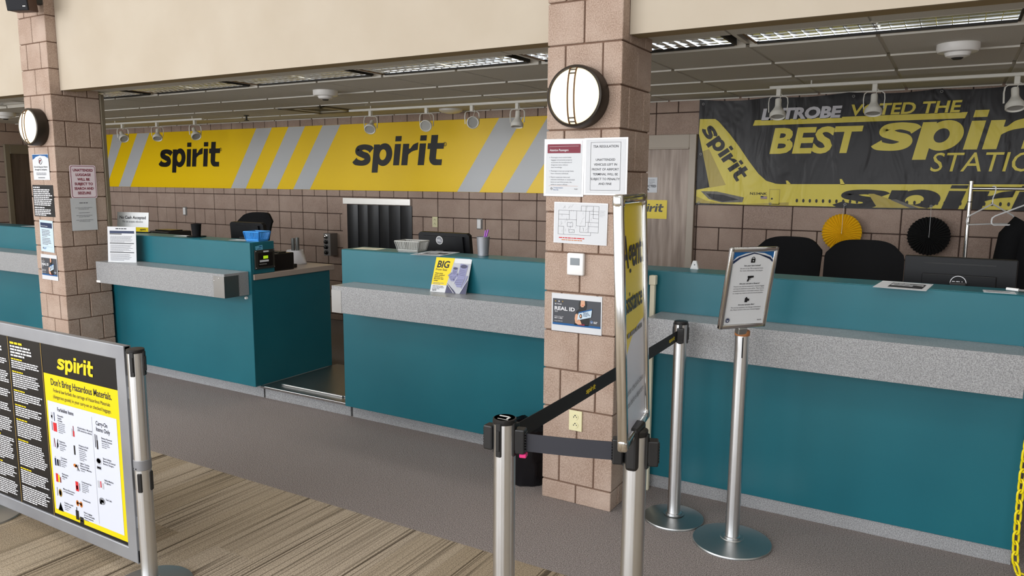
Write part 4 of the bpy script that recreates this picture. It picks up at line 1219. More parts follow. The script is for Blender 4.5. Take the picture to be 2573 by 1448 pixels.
# second, lower belt head on the panel post
b = MB(); b.lathe([(0.0318, 0.515), (0.0335, 0.517), (0.0335, 0.556), (0.0318, 0.558)], 'aluminium', n=40)
for a in (-0.9, -0.4): b.lathe([(0.003, 0.034), (0.0025, 0.0355), (0, 0.036)], 'black_plastic', n=8, axis='y', mtx=Matrix.Translation((0, 0, 0.524)) @ Matrix.Rotation(a, 4, 'Z'))
b.build('collar', p1, smooth=True)
for k in range(4):
    b = MB(); b.box(-0.009, 0.009, -0.0365, -0.028, 0.425, 0.505, 'black_plastic', 0.003, 1, Matrix.Rotation(k * PI / 2, 4, 'Z')); b.build('belt_slot', p1)

# ---- framed sign on the queue post
r = thing('framed_sign', 'yellow Agent Assistance sign in silver snap frame seen almost edge-on', 'sign', (1.093, -1.527, 0.9964), (-0.045, 0, math.radians(99.65)))
w, h, fwid, fd = 0.316, 0.650, 0.024, 0.026
b = MB()
for (xa, xb, za, zb) in ((-w / 2, -w / 2 + fwid, 0, h), (w / 2 - fwid, w / 2, 0, h)): b.box(xa, xb, -fd / 2, fd / 2, za, zb, 'chrome', 0.006, 3)
for (xa, xb, za, zb) in ((-w / 2 + 0.002, w / 2 - 0.002, 0, fwid), (-w / 2 + 0.002, w / 2 - 0.002, h - fwid, h)): b.box(xa, xb, -fd / 2 + 0.0005, fd / 2 - 0.0005, za, zb, 'chrome', 0.006, 3)
b.build('frame', r, smooth=True)
b = MB()
for sx in (-1, 1):
    for zc in (0.0, h):
        x0_, x1_ = sorted((sx * (w / 2 - 0.030), sx * (w / 2 + 0.001))); z0_, z1_ = (zc - 0.001, zc + 0.034) if zc == 0 else (zc - 0.034, zc + 0.001)
        b = MB(); b.box(x0_, x1_, -fd / 2 - 0.001, fd / 2 + 0.001, z0_, z1_, 'chrome', 0.009, 3); b.build('corner_piece', r, smooth=True)
b = MB(0.0035); iw, ih = w / 2 - 0.018, h - 0.018
b.box(-iw, iw, 0.0, 0.008, 0.018, ih, 'black_plastic')
b.t = 0.0005
b.rect(-iw, iw, 0.018, ih, 'poster_white', 0)
arc = [(-iw, 0.150)] + [(-iw + 2 * iw * (1 - math.cos(t)) * 1.0, 0.150 + 0.15 * math.sin(t)) for t in [PI / 2 * i / 10 for i in range(1, 11)]]
b.poly(arc + [(iw, ih), (-iw, ih)], 'poster_yellow', 1)
b.text('Agent', iw - 0.02, 0.462, 0.083, 'black_print', 3, 'r', 0.02, width=0.240); b.text('Assistance', iw - 0.02, 0.345, 0.055, 'black_print', 3, 'r', 0.018, width=0.262)
b.lines(-iw + 0.06, iw - 0.02, 0.29, 1, 0.02, 'ink_grey', 3, 0.012, 8, last=1.0)
b.text('Counter check-in closes', iw - 0.02, 0.128, 0.017, 'ink_grey', 3, 'r', width=0.245); b.text('minutes before departure', iw - 0.02, 0.095, 0.017, 'ink_grey', 3, 'r', width=0.255)
b.build('poster', r)
b = MB(); b.box(-0.03, 0.03, -0.008, 0.008, -0.0, 0.004, 'chrome'); b.build('mounting_foot', r)

# ---- small sign on its own post
r = thing('sign_stand', 'steel sign stand with white lock and firearm sign before right counter', 'sign stand', (1.014, 0.003, 0))
b = MB(); base_disc(b, 0.181); b.build('base', r, smooth=True)
b = MB(); b.lathe([(0.038, 0.027), (0.038, 0.033), (0.0318, 0.036), (0.0318, 0.994), (0.0, 0.994)], 'steel_brushed', n=40); b.build('pole', r, smooth=True)
b = MB(); b.lathe([(0.033, 0.994), (0.034, 0.997), (0.034, 1.014), (0.031, 1.018), (0.0, 1.018)], 'bronze_band', n=40); b.build('cap', r, smooth=True)
b = MB(); b.box(-0.003, 0.003, -0.0335, -0.026, 0.895, 0.99, 'black_plastic', 0.001, 1, Matrix.Rotation(0.35, 4, 'Z')); b.build('slot', r)
bpy.context.view_layer.update()
sg = bpy.data.objects.new('sign_panel', None); COL.objects.link(sg); sg.parent = r
sg.location = (1.012 - 1.014 + 0.004, -0.028 - 0.003, 1.034); sg.rotation_euler = (0.172, 0.0, math.radians(49.0))
w, h, fwid, fd = 0.246, 0.374, 0.021, 0.020
b = MB()
for (xa, xb, za, zb) in ((-w / 2, -w / 2 + fwid, 0, h), (w / 2 - fwid, w / 2, 0, h), (-w / 2 + .002, w / 2 - .002, 0, fwid), (-w / 2 + .002, w / 2 - .002, h - fwid, h)):
    b.box(xa, xb, -fd / 2, fd / 2, za, zb, 'chrome', 0.005, 3)
b.build('snap_frame', sg, smooth=True)
b = MB(0.004); x0, x1, z0, z1 = -w / 2 + 0.017, w / 2 - 0.017, 0.017, h - 0.017
b.box(x0, x1, -0.004, 0.006, z0, z1, 'white_print')
b.poly([(x0, z1), (x0, z1 - .046), (x0 * .8, z1 - .024), (x0 * .4, z1 - .010), (0, z1 - .004), (x1 * .5, z1 - .010), (x1 * .85, z1 - .024), (x1, z1 - .040), (x1, z1)], 'ink_blue', 1)
b.poly([(x0, z1 - .046), (x0, z1 - .06), (x0 * .6, z1 - .030), (0, z1 - .012), (x1 * .6, z1 - .022), (x1, z1 - .055), (x1, z1 - .046), (x1 * .8, z1 - .028), (0, z1 - .006), (x0 * .7, z1 - .026)], 'ink_navy', 2)
zz = z1 - .030                                                                    # padlock
b.rect(-.0105, .0105, zz - .022, zz - .004, 'black_print', 3); b.ring(0, zz - .004, .0055, .0085, 'black_print', 3); b.disc(0, zz - .013, .003, 'white_print', 4, n=10)
b.text('Are your bags locked?', 0, z1 - .068, .0066, 'ink', 3, 'c', 0.02)
for k, t in enumerate(('Be sure to use TSA-recognized locks.', 'For more information, visit tsa.gov.')): b.text(t, 0, z1 - .080 - .0105 * k, .0058, 'ink', 3, 'c', width=.118)
zz = z1 - .112
b.poly([(-.015, zz), (.016, zz), (.016, zz - .008), (.000, zz - .010), (-.004, zz - .012), (-.008, zz - .026), (-.017, zz - .025), (-.012, zz - .010), (-.015, zz - .007)], 'black_print', 3); b.ring(-.001, zz - .013, .003, .0045, 'black_print', 3, 14)
b.text('Are you carrying a firearm?', 0, z1 - .150, .0066, 'ink', 3, 'c', 0.02)
for k, t in enumerate(('Firearms may only be transported in checked baggage', 'and must be declared to your airline. They must be', 'unloaded and locked in a hard-sided container. Failure', 'to comply may result in civil and criminal penalties.')): b.text(t, 0, z1 - .162 - .0105 * k, .0058, 'ink', 3, 'c', width=.158)
zz = z1 - .214
b.rect(-.011, .003, zz - .020, zz, 'black_print', 3); b.rect(-.007, -.001, zz, zz + .004, 'black_print', 3); b.rect(.003, .012, zz - .014, zz - .004, 'black_print', 3)
b.text('Are you carrying film?', 0, z1 - .248, .0066, 'ink', 3, 'c', 0.02)
for k, t in enumerate(('The security equipment may damage undeveloped', 'film. Please remove it from your checked baggage.')): b.text(t, 0, z1 - .260 - .0105 * k, .0058, 'ink', 3, 'c', width=.155)
seal(b, x0 + .022, z0 + .024, .012, 3); b.text('tsa.gov', x1 - .012, z0 + .018, .0056, 'ink', 3, 'r', 0.02)
b.build('poster', sg)
b = MB(); b.box(-0.022, 0.022, -0.016, 0.016, -0.028, 0.003, 'steel_disc', 0.004, 2); b.build('mounting_foot', sg)

# ---- hazardous materials panel between two posts
r = thing('hazard_panel', 'black and yellow hazardous materials panel in grey frame between posts', 'sign panel', (-1.606, -1.655, 0.0))
w2, z0, z1, fb = 0.606, 0.096, 1.018, 0.060
b = MB()
b.box(-w2, w2, -0.014, 0.014, z1 - fb, z1, 'aluminium', 0.004, 2); b.build('rail', r)
b = MB(); b.box(-w2, w2, -0.014, 0.014, z0, z0 + fb, 'aluminium', 0.004, 2); b.build('rail', r)
for xa, xb in ((-w2, -w2 + fb), (w2 - fb, w2)):
    b = MB(); b.prism([(xa, z0 + (0 if xa < 0 else fb)), (xb, z0 + (fb if xa < 0 else 0)), (xb, z1 - (fb if xa < 0 else 0)), (xa, z1 - (0 if xa < 0 else fb))], -0.0148, 0.0148, 'aluminium'); b.build('stile', r)
b = MB(0.008); b.box(-w2 + 0.03, w2 - 0.03, -0.008, 0.008, z0 + 0.03, z1 - 0.03, 'poster_black')
q = lambda X: X + 1.606
xl, xr, zb, zt = -w2 + fb, w2 - fb, z0 + fb, z1 - fb
# two columns of white print with yellow headings
for ca, cb, sd in ((xl + .01, q(-1.912), 1), (q(-1.892), q(-1.640), 2)):
    z = zt - .022
    b.lines(ca + .006, ca + .11, z, 1, .01, 'sign_yellow', 2, .010, sd, last=1.0); z -= .017
    b.lines(ca + .006, cb - .05, z, 4, .014, 'ink_white', 2, .008, sd + 5); z -= .060
    for sec, n_ in enumerate((4, 7, 5, 5, 8, 12, 7)):
        b.lines(ca + .006, ca + .11, z, 1, .01, 'sign_yellow', 2, .006, sd + sec, last=.9); z -= .0105
        for _ in range(1):
            b.lines(ca + .006, cb - .008, z, n_, .0098, 'ink_white', 2, .0055, sd * 9 + sec, last=.5)
        z -= n_ * .0098 + .010
        if z < zb + .10: break
    b.lines(ca + .006, cb - .008, z, max(1, int((z - zb) / .0098) - 1), .0098, 'ink_white', 2, .0055, sd * 13, last=.5)
for xx in (-1.903, -1.626): b.line(q(xx), zb, q(xx), zt, .004, 'ink_gold', 2)
b.logo(q(-1.503), 0.857, 0.268, 'sign_yellow', 2, 0.12, hs=1.0)
ya, yb_, yt = q(-1.617), xr, 0.826
b.rect(ya, yb_, zb + .016, yt, 'poster_yellow', 2)
wa, wb_, wb0, wt = ya + .014, xr - .030, zb + .040, 0.702
b.rect(wa, wb_, wb0, wt, 'poster_white', 3)
b.text("Don't Bring Hazardous Materials.", (ya + yb_) / 2, 0.778, .030, 'ink', 3, 'c', 0.015, width=.450)
b.text('Federal law forbids the carriage of Hazardous Materials', (ya + yb_) / 2, 0.748, .016, 'ink', 3, 'c', width=.420); b.text('(dangerous goods) in your carry-on or checked baggage.', (ya + yb_) / 2, 0.720, .016, 'ink', 3, 'c', width=.430)
xd = q(-1.268); b.line(xd, wb0 + .01, xd, wt - .02, .002, 'ink_light', 4)
b.text('Forbidden Items', wa + .075, 0.664, .017, 'ink', 4, 'l', 0.012, width=.125)
b.text('Carry-On', xd + .028, 0.652, .018, 'ink', 4, 'l', 0.014, width=.082); b.text('Items Only', xd + .028, 0.626, .018, 'ink', 4, 'l', 0.014, width=.098)
def item(x, z, shapes, head, body=3, wd=.055):
    for sh in shapes:
        k, mm, dx, dz, sw, shh = sh
        if k == 'r': b.poly([(x + dx, z + dz), (x + dx + sw, z + dz), (x + dx + sw * 1.0, z + dz + shh), (x + dx, z + dz + shh)], mm, 4)
        elif k == 'd': b.disc(x + dx, z + dz, sw, mm, 4, shh, 14)
        elif k == 't': b.poly([(x + dx, z + dz), (x + dx + sw, z + dz), (x + dx + sw / 2, z + dz + shh)], mm, 4)
        elif k == 'l': b.line(x + dx, z + dz, x + dx + sw, z + dz + shh, .005, mm, 4)
    zz = z + .022
    for t in head: b.text(t, x + .052, zz, .0075, 'ink', 4, 'l', 0.012); zz -= .0115
    b.lines(x + .052, x + .052 + wd, zz + .006, body, .0085, 'ink_grey', 4, .004, int(1000 * z) + body)
xa = wa + .020; xb = wa + .170; xc = xd + .010
item(xa, .618, (('r', 'ink_light', 0, .0, .012, .034), ('r', 'ink_red', .001, .008, .010, .012), ('l', 'ink_navy', .026, -.004, .0, .04), ('r', 'ink_red_bright', .012, -.052, .028, .040), ('r', 'ink_grey', .0, -.050, .006, .042)), ('Flammable', 'Liquids', '& Solids'), 6)
item(xa, .500, (('l', 'ink_light', .002, -.008, .008, .042), ('l', 'ink_maroon', .016, -.008, -.004, .040), ('l', 'ink', .028, -.012, .012, .044), ('d', 'ink', .036, .006, .006, .012)), ('Explosives', '& Fireworks'), 3, .045)
item(xa, .425, (('r', 'ink_navy', .001, -.02, .012, .034), ('r', 'ink_light', .004, .012, .006, .012), ('r', 'ink_grey', .020, -.018, .026, .030), ('r', 'ink', .020, -.018, .010, .030)), ('Corrosives', '& Cleaners'), 3, .045)
item(xa, .350, (('r', 'ink_red_bright', .0, -.022, .018, .040), ('r', 'sign_yellow', .018, -.020, .012, .034), ('r', 'ink_maroon', .032, -.020, .008, .026)), ('Radioactive', 'Materials'), 1, .04)
item(xa, .280, (('l', 'ink_grey', .002, -.018, .0, .040), ('d', 'ink_gold', .026, 0.0, .014, .019), ('d', 'poster_white', .026, 0.0, .009, .013)), ('Mercury Barometers', 'or Thermometers'), 0)
item(xa, .215, (('t', 'ink', -.001, -.022, .042, .042), ('t', 'sign_yellow', .003, -.019, .034, .034), ('r', 'ink', .0185, -.010, .004, .014)), ('Oxidizers under', 'hazard class'), 2, .045)
item(xb, .590, (('r', 'ink_light', .004, -.022, .010, .034), ('r', 'ink_red_bright', .016, -.022, .010, .026), ('l', 'ink_maroon', .020, .004, .0, .022)), ('Alcohol above 140 proof', '(70% alcohol by volume)'), 0)
item(xb, .510, (('r', 'black_print', .012, -.024, .011, .042),), ('Weapons & Self-', 'Defense Items'), 6)
item(xb, .430, (('d', 'ink_orange', .012, .006, .013, .008), ('l', 'ink', .022, .012, .020, -.026), ('l', 'ink_grey', .036, .014, -.010, -.030), ('d', 'skin_print', .022, .004, .010, .007)), ('Lighter Torches,', 'Butane & Strike', 'Anywhere Matches'), 1)
item(xb, .345, (('r', 'ink_red_bright', .004, -.026, .022, .044), ('r', 'ink_maroon', .009, -.018, .011, .018), ('r', 'ink_grey', .030, -.020, .008, .034)), ('Compressed Gas',), 5)
item(xb, .262, (('d', 'ink_orange', .008, 0, .011, .014), ('d', 'ink_orange', .036, 0, .011, .014), ('l', 'ink', .004, .004, .036, -.004), ('d', 'ink', .008, 0, .005, .008), ('d', 'ink', .036, 0, .005, .008)), ('Hoverboards',), 0)
item(xb, .205, (('r', 'black_print', -.012, -.022, .024, .044), ('r', 'black_print', .018, -.032, .028, .030), ('l', 'ink', -.002, .022, .0, .014), ('r', 'ink_light', .022, -.022, .018, .005)), ('Smart Luggage', 'w/ non-removable', 'lithium batteries'), 1)
item(xc, .575, (('l', 'ink', .006, -.024, .0, .058), ('r', 'black_print', .014, -.030, .010, .040), ('l', 'ink', .018, .010, .0, .022)), ('Battery-Powered', 'Smoking Devices'), 3)
item(xc, .486, (('d', 'ink_light', .020, .006, .020, .016), ('d', 'poster_white', .020, .008, .015, .011), ('r', 'ink_grey', .004, -.030, .030, .014), ('r', 'ink_light', .006, -.026, .026, .006)), ('Spare Lithium', 'Batteries & External', 'Battery Chargers'), 0)
item(xc, .390, (('r', 'ink_light', .0, -.018, .014, .032), ('r', 'ink_red_bright', .020, -.014, .007, .028), ('r', 'ink_light', .032, -.018, .012, .026)), ('Safety Matches', '& Lighters'), 0)
item(xc, .315, (('d', 'ink_grey', .024, 0, .022, .016), ('r', 'ink_light', .010, -.006, .026, .012), ('r', 'ink', .006, -.016, .014, .012)), ('', 'Fuel Cells'), 0)
b.build('poster', r)
for sx in (-1, 1):
    for zz in (0.25, 0.80):
        b = MB(); b.box(sx * w2 - (0.004 if sx > 0 else 0.022), sx * w2 + (0.022 if sx > 0 else 0.004), -0.008, 0.008, zz, zz + 0.05, 'aluminium', 0.002, 1); b.build('bracket', r)

# ================================================================== MONITORS, CHAIRS
def monitor(x, y, w, h, ztop, label, tilt=0.06, rz=0.0, style='flat', logo_dx=0.0, logo_z=None, sticker=False, zbase=0.968):
    r = thing('monitor', label, 'monitor', (x, y, zbase), (0, 0, rz))
    zt = ztop - zbase
    mt = Matrix.Translation((0, 0, zt)) @ Matrix.Rotation(tilt, 4, 'X')
    b = MB()
    if style == 'round':
        # tapered shell, narrower at the top
        vs = []; n = 0
        outl = [(-w / 2, 0), (w / 2, 0), (w / 2 + 0.012, -h), (-w / 2 - 0.012, -h)]
        pts = []
        for (xx, zz), (ax, az) in zip(outl, ((.02, -.012), (-.02, -.012), (-.02, .012), (.02, .012))):
            pts += [(xx + ax, zz), (xx, zz + az)] if ax * xx < 0 and zz > -h / 2 and xx > 0 else ([(xx, zz + az), (xx + ax, zz)])
        b.prism([(w / 2 - .02, 0), (-w / 2 + .02, 0), (-w / 2, -.015), (-w / 2 - .010, -h + .015), (-w / 2 + .01, -h), (w / 2 - .01, -h), (w / 2 + .010, -h + .015), (w / 2, -.015)], -0.012, 0.022, 'monitor_black', mt)
        b.prism([(w / 2 - .045, -.022), (-w / 2 + .045, -.022), (-w / 2 + .035, -h + .03), (w / 2 - .035, -h + .03)], -0.030, -0.011, 'monitor_black', mt)
    else:
        b.box(-w / 2, w / 2, -0.014, 0.018, -h, 0, 'monitor_black', 0.006, 2, mt)
        b.box(-w * .33, w * .33, -0.020, -0.013, -h + 0.02, -h * 0.30, 'monitor_black', 0.005, 2, mt)
    b.build('shell', r)
    b = MB(); b.box(-w * .32, w * .32, -0.0155, -0.0139, -0.036, -0.030, 'black_gloss', mtx=mt); b.build('vent_slot', r)
    b = MB(); b.box(-w / 2 + 0.012, w / 2 - 0.012, 0.0185, 0.0225, -h + 0.012, -0.012, 'black_gloss', mtx=mt); b.build('screen', r)
    b = MB(); b.box(-0.035, 0.035, -0.06, -0.03, 0.0, zt - h * 0.42, 'black_plastic', 0.006, 2); b.build('stand_neck', r)
    b = MB(); b.box(-0.12, 0.12, -0.11, 0.08, 0, 0.012, 'black_plastic', 0.005, 2); b.build('stand_base', r)
    if logo_z:
        b = MB(0.0305 if style == 'round' else 0.0205); lz = logo_z - ztop
        R = 0.030 if style == 'round' else 0.036
        if style == 'round': b.disc(logo_dx, lz, R, 'white_plastic', 1); b.disc(logo_dx, lz, R * .93, 'ink_grey', 2); b.ring(logo_dx, lz, R * .86, R * .97, 'white_plastic', 3)
        else: b.ring(logo_dx, lz, R * .90, R, 'ink_white', 1)
        b.text('DELL', logo_dx, lz - R * .24, R * .48, 'ink_white', 4, 'c', 0.03, width=R * 1.45)
        b.v = [tuple(mt @ Vector(v)) for v in b.v]
        b.build('badge', r)
    if sticker:
        b = MB(0.021); b.rect(-0.022, 0.022, -0.082, -0.052, 'paper', 1); b.rect(-0.012, 0.010, -0.07, -0.064, 'ink_grey', 2); b.v = [tuple(mt @ Vector(v)) for v in b.v]; b.build('sticker', r)
    return r
monitor(1.842, 0.95, 0.487, 0.285, 1.316, 'large black monitor with its back to us, on right counter', 0.02, 0, 'flat', 0.0, 1.190)
monitor(-1.317, 0.95, 0.440, 0.290, 1.314, 'black monitor with round white badge, on middle counter', 0.10, 0, 'round', -0.022, 1.262)
monitor(-3.365, 0.95, 0.410, 0.285, 1.318, 'black monitor with small white sticker, behind blue basket', 0.10, 0, 'round', 0, None, True)

def chair(x, y, rz, label, w=0.46, ztop=1.315, group=None):
    r = thing('office_chair', label, 'chair', (x, y, 0), (0, 0, rz), group=group)
    # local +y is behind the sitter's back
    b = MB(); vs = []; fs = []; nu, nv = 12, 12; hb = 0.62
    def prof(v):
        return (0.70 + 0.36 * min(1, v * 1.7) - (0.20 * max(0, (v - 0.86) / 0.14) ** 2.2)) if v < 1 else 0.8
    for side in (0, 1):
        for j in range(nv + 1):
            v = j / nv; ww = w / 2 * prof(v) / 1.06 * 1.0
            for i in range(nu + 1):
                u = -1 + 2 * i / nu
                zc = ztop - hb + hb * v - (0.03 * abs(u) ** 4 * (v > 0.9))
                yy = 0.16 + 0.08 * v - 0.05 * math.sin(PI * v) + -0.06 * u * u + (0.022 if side else 0.0)
                vs.append((ww * u, yy, zc))
    q = (nu + 1) * (nv + 1)
    for j in range(nv):
        for i in range(nu):
            a = j * (nu + 1) + i; c = a + nu + 1
            fs.append((a, a + 1, c + 1, c)); fs.append((q + a + 1, q + a, q + c, q + c + 1))
    for i in range(nu):
        a = nv * (nu + 1) + i; fs.append((a, a + 1, q + a + 1, q + a)); fs.append((i + 1, i, q + i, q + i + 1))
    for j in range(nv):
        a = j * (nu + 1); c = a + nu + 1; fs.append((a, c, q + c, q + a)); a += nu; c += nu; fs.append((c, a, q + a, q + c))
    b.add(vs, fs, 'black_mesh'); b.build('backrest', r, smooth=True)
    b = MB(); b.box(-0.24, 0.24, -0.27, 0.20, 0.46, 0.54, 'black_cloth', 0.035, 3); b.build('seat', r, smooth=True)
    b = MB(); b.tube([(0, 0.12, 0.46), (0, 0.24, 0.50), (0, 0.26, 0.62), (0, 0.22, 0.80)], 0.022, 'black_plastic', 10); b.build('back_bracket', r, smooth=True)
    for s_ in (-1, 1):
        b = MB(); b.tube([(s_ * 0.24, 0.02, 0.48), (s_ * 0.30, 0.02, 0.52), (s_ * 0.30, 0.0, 0.70)], 0.016, 'black_plastic', 8); b.box(s_ * 0.30 - 0.04, s_ * 0.30 + 0.04, -0.13, 0.12, 0.70, 0.735, 'black_plastic', 0.014, 2); b.build('armrest', r, smooth=True)
    b = MB(); b.tube([(0, 0, 0.10), (0, 0, 0.30)], 0.026, 'black_plastic', 14); b.tube([(0, 0, 0.30), (0, 0, 0.47)], 0.016, 'grey_metal', 14); b.build('gas_column', r, smooth=True)
    b = MB()
    for k in range(5):
        a = 2 * PI * k / 5 + 0.3; b.tube([(0, 0, 0.11), (0.16 * math.cos(a), 0.16 * math.sin(a), 0.10), (0.30 * math.cos(a), 0.30 * math.sin(a), 0.075)], [0.03, 0.024, 0.016], 'black_plastic', 8)
    b.build('star_base', r, smooth=True)
    for k in range(5):
        a = 2 * PI * k / 5 + 0.3; mt = Matrix.Translation((0.30 * math.cos(a), 0.30 * math.sin(a), 0.031)) @ Matrix.Rotation(a + PI / 2, 4, 'Z')
        b = MB()
        for dx in (-0.014, 0.014): b.lathe([(0.0, -0.008), (0.03, -0.008), (0.03, 0.008), (0.0, 0.008)], 'black_plastic', (dx, 0, 0), 18, 'x', mt)
        b.box(-0.02, 0.02, -0.012, 0.012, 0.01, 0.045, 'black_plastic', 0.003, 1, mt); b.build('caster', r)
    return r
chair(-4.235, 1.62, 0.0, 'black office chair behind left counter monitor', 0.50, 1.352)
chair(0.765, 2.15, -0.10, 'black office chair behind white lock and firearm sign', 0.47, 1.290, 'chairs behind the right counter')
chair(1.345, 1.55, 0.06, 'black mesh office chair below yellow paper fan', 0.45, 1.328, 'chairs behind the right counter')

# ================================================================== ON THE COUNTERS
ZR = 1.2102
# tent card, left counter
r = thing('counter_sign', 'No Cash Accepted card with yellow band on left counter', 'sign', (-4.43, 0.60, ZR), (-0.10, 0, 0.19))
b = MB(0.002); w, h = 0.355, 0.176
b.box(-w / 2, w / 2, -0.002, 0.001, 0.006, h, 'card_white'); b.rect(-w / 2, w / 2, 0.006, 0.046, 'sign_yellow', 1)
b.text('No Cash Accepted', 0, 0.118, 0.026, 'ink', 2, 'c', 0.02, width=0.296); b.text('No se acepta efectivo', 0, 0.086, 0.019, 'ink_grey', 2, 'c', 0.01, 0.18, width=0.232); b.logo(0.085, 0.020, 0.065, 'black_print', 2, 0.14)
b.build('card', r)
b = MB(); b.box(-w / 2, w / 2, -0.012, 0.035, 0, 0.008, 'black_plastic', 0.002, 1); b.build('base', r)
# printed sheet in a stand on the left ledge
r = thing('document_stand', 'white printed sheet in clear stand at left end of grey ledge', 'document', (-4.112, 0.29, 0.9932), (-0.06, 0, 0.36))
b = MB(0.002); w, h = 0.262, 0.292
b.box(-w / 2, w / 2, -0.002, 0.0, 0.004, h, 'paper')
b.lines(-.055, .055, h - 0.013, 1, .01, 'ink', 2, .0075, 3, 'c', 1.0); b.rect(-w / 2 + .02, w / 2 - .016, h - .055, h - .034, 'ink_navy', 1)
b.rect(-w / 2 + .02, .0, h - .064, h - .057, 'ink', 1); b.lines(-w / 2 + .024, w / 2 - .02, h - .078, 6, .0095, 'ink_grey', 2, .0035, 1)
for zz, n_, sd in ((h - .140, 7, 2), (h - .215, 7, 3)): b.rect(-w / 2 + .02, w / 2 - .02, zz, zz + .006, 'ink', 1); b.lines(-w / 2 + .024, w / 2 - .03, zz - .010, n_, .0085, 'ink_grey', 2, .0032, sd)
b.build('sheet', r)
b = MB(); b.box(-w / 2, w / 2, -0.004, 0.06, 0, 0.003, 'acrylic'); b.build('stand', r)

def basket(name, label, x, y, rz, L, D, h, m):
    r = thing(name, label, 'basket', (x, y, ZR), (0, 0, rz))
    b = MB(); e = 0.82; t = 0.0035
    b.box(-L / 2 * e, L / 2 * e, -D / 2 * e, D / 2 * e, 0.0, 0.005, m, 0.001, 1)
    b.build('bottom', r)
    b = MB()
    pts = [(-L / 2, -D / 2), (L / 2, -D / 2), (L / 2, D / 2), (-L / 2, D / 2)]
    for k in range(4):
        a, c = Vector(pts[k]), Vector(pts[(k + 1) % 4]); n = int((c - a).length / 0.0135)
        b.tube([(a.x, a.y, h), (c.x, c.y, h)], 0.0045, m, 8)
        b.tube([(a.x * e, a.y * e, 0.012), (c.x * e, c.y * e, 0.012)], 0.005, m, 8)
        for i in range(n + 1):
            p = a.lerp(c, i / n); rr_ = 0.0038 if i not in (0, n) else 0.006
            b.tube([(p.x * e, p.y * e, 0.008), (p.x, p.y, h)], rr_, m, 6)
    b.build('slatted_sides', r)
    return r
basket('storage_basket', 'blue plastic slatted basket on end of left counter', -2.812, 0.575, 0.15, 0.145, 0.13, 0.072, 'blue_plastic')
basket('storage_basket', 'grey plastic slatted basket beside monitor on middle counter', -1.300, 0.560, 0.12, 0.185, 0.13, 0.070, 'grey_plastic')

def pen_cup(x, y, R, h, m, label):
    r = thing('pen_cup', label, 'pen cup', (x, y, ZR))
    b = MB(); b.lathe([(0, 0.002), (R * .78, 0.002), (R * .78, 0.0), (R * .80, 0.0), (R, h), (R * .95, h), (R * .76, 0.005), (0, 0.005)], m, n=32); b.build('cup', r, smooth=True)
    b = MB()
    for zz, k in ((0.004, .81), (h, 1.0)):
        b.tube([(R * k * math.cos(2 * PI * i / 28), R * k * math.sin(2 * PI * i / 28), zz) for i in range(28)], 0.0022, m, 6, closed=True)
    b.build('rim', r, smooth=True)
    return r
pen_cup(-0.752, 0.585, 0.042, 0.118, 'aluminium', 'silver mesh pen cup with purple pens on middle counter')
for (dx, dy, tx, ty, L, nm, lab) in ((-0.012, -0.004, 0.040, 0.012, 0.165, 'pen', 'purple pen in silver cup, leaning furthest right'), (-0.016, 0.010, 0.030, -0.006, 0.158, 'pen', 'purple pen in silver cup, standing behind the other')):
    r = thing(nm, lab, 'pen', (-0.752 + dx, 0.585 + dy, ZR + 0.006), group='purple pens in the silver cup')
    d = Vector((tx, ty, 0.145)).normalized()
    b = MB(); b.tube([tuple(d * 0.0), tuple(d * 0.012), tuple(d * L * .72)], [0.0015, 0.0045, 0.0045], 'purple', 10); b.build('barrel', r, smooth=True)
    b = MB(); b.tube([tuple(d * L * .72), tuple(d * L * .98), tuple(d * L)], [0.0055, 0.0055, 0.003], 'purple', 10); b.build('pen_cap', r, smooth=True)
put(MB().lathe([(0.0, 0), (0.072, 0), (0.078, 0.008), (0.072, 0.008), (0.066, 0.004), (0, 0.004)], 'black_plastic', n=32), 'tray', 'black round tray under empty black pen cup, left counter', 'tray', (-3.53, 0.575, ZR))
r = pen_cup(-3.53, 0.575, 0.040, 0.100, 'black_mesh', 'empty black mesh pen cup on left counter'); r.location.z += 0.0042

def flat(name, label, w, h, x, y, rz, prints, m='paper', z=ZR):
    b = MB(0.0008); b.box(-w / 2, w / 2, -0.0008, 0, -h / 2, h / 2, m)
    prints(b)
    return put(b, name, label, 'paper', (x, y, z), (-PI / 2, 0, rz))
def p1_(b):
    b.rect(-.07, .09, -.05, .06, 'ink', 1); b.rect(-.05, .02, -.02, .03, 'paper', 2); b.lines(.03, .085, .05, 4, .012, 'ink_white', 2, .006, 3); b.rect(-.095, .095, .09, .13, 'ink_light', 1); b.lines(-.09, .08, -.075, 5, .012, 'ink_grey', 1, .005, 5)
flat('printed_sheet', 'white sheet with black picture lying before middle monitor', 0.216, 0.279, -1.085, 0.53, 0.14, p1_)
def p2_(b):
    b.rect(-.055, .085, -.085, .080, 'ink', 1); b.rect(-.050, .080, -.030, .045, 'paper', 2); b.lines(-.045, .07, .060, 1, .01, 'ink_white', 2, .008, 1); b.lines(-.04, .07, .03, 4, .015, 'ink_grey', 3, .007, 2); b.rect(.04, .08, -.03, .0, 'ink', 4)
flat('printed_sheet', 'white sheet with black table lying on right counter', 0.216, 0.28, 1.622, 0.492, -0.08, p2_)
flat('paper_slip', 'narrow white slip lying near right end of right counter', 0.12, 0.085, 1.996, 0.495, 0.02, lambda b: b.lines(-.05, .05, .025, 4, .012, 'ink_light', 1, .005, 2), 'paper_grey')
flat('paper_slip', 'cream slip lying at left end of middle counter', 0.20, 0.11, -1.665, 0.555, 0.1, lambda b: b.lines(-.08, .08, .03, 3, .018, 'ink_light', 1, .006, 2), 'cream_plastic')
flat('paper_slip', 'white paper lying behind black pen cup, left counter', 0.22, 0.10, -3.66, 0.590, 0.1, lambda b: b.rect(-.1, .1, -.02, -.01, 'ink_light', 1))
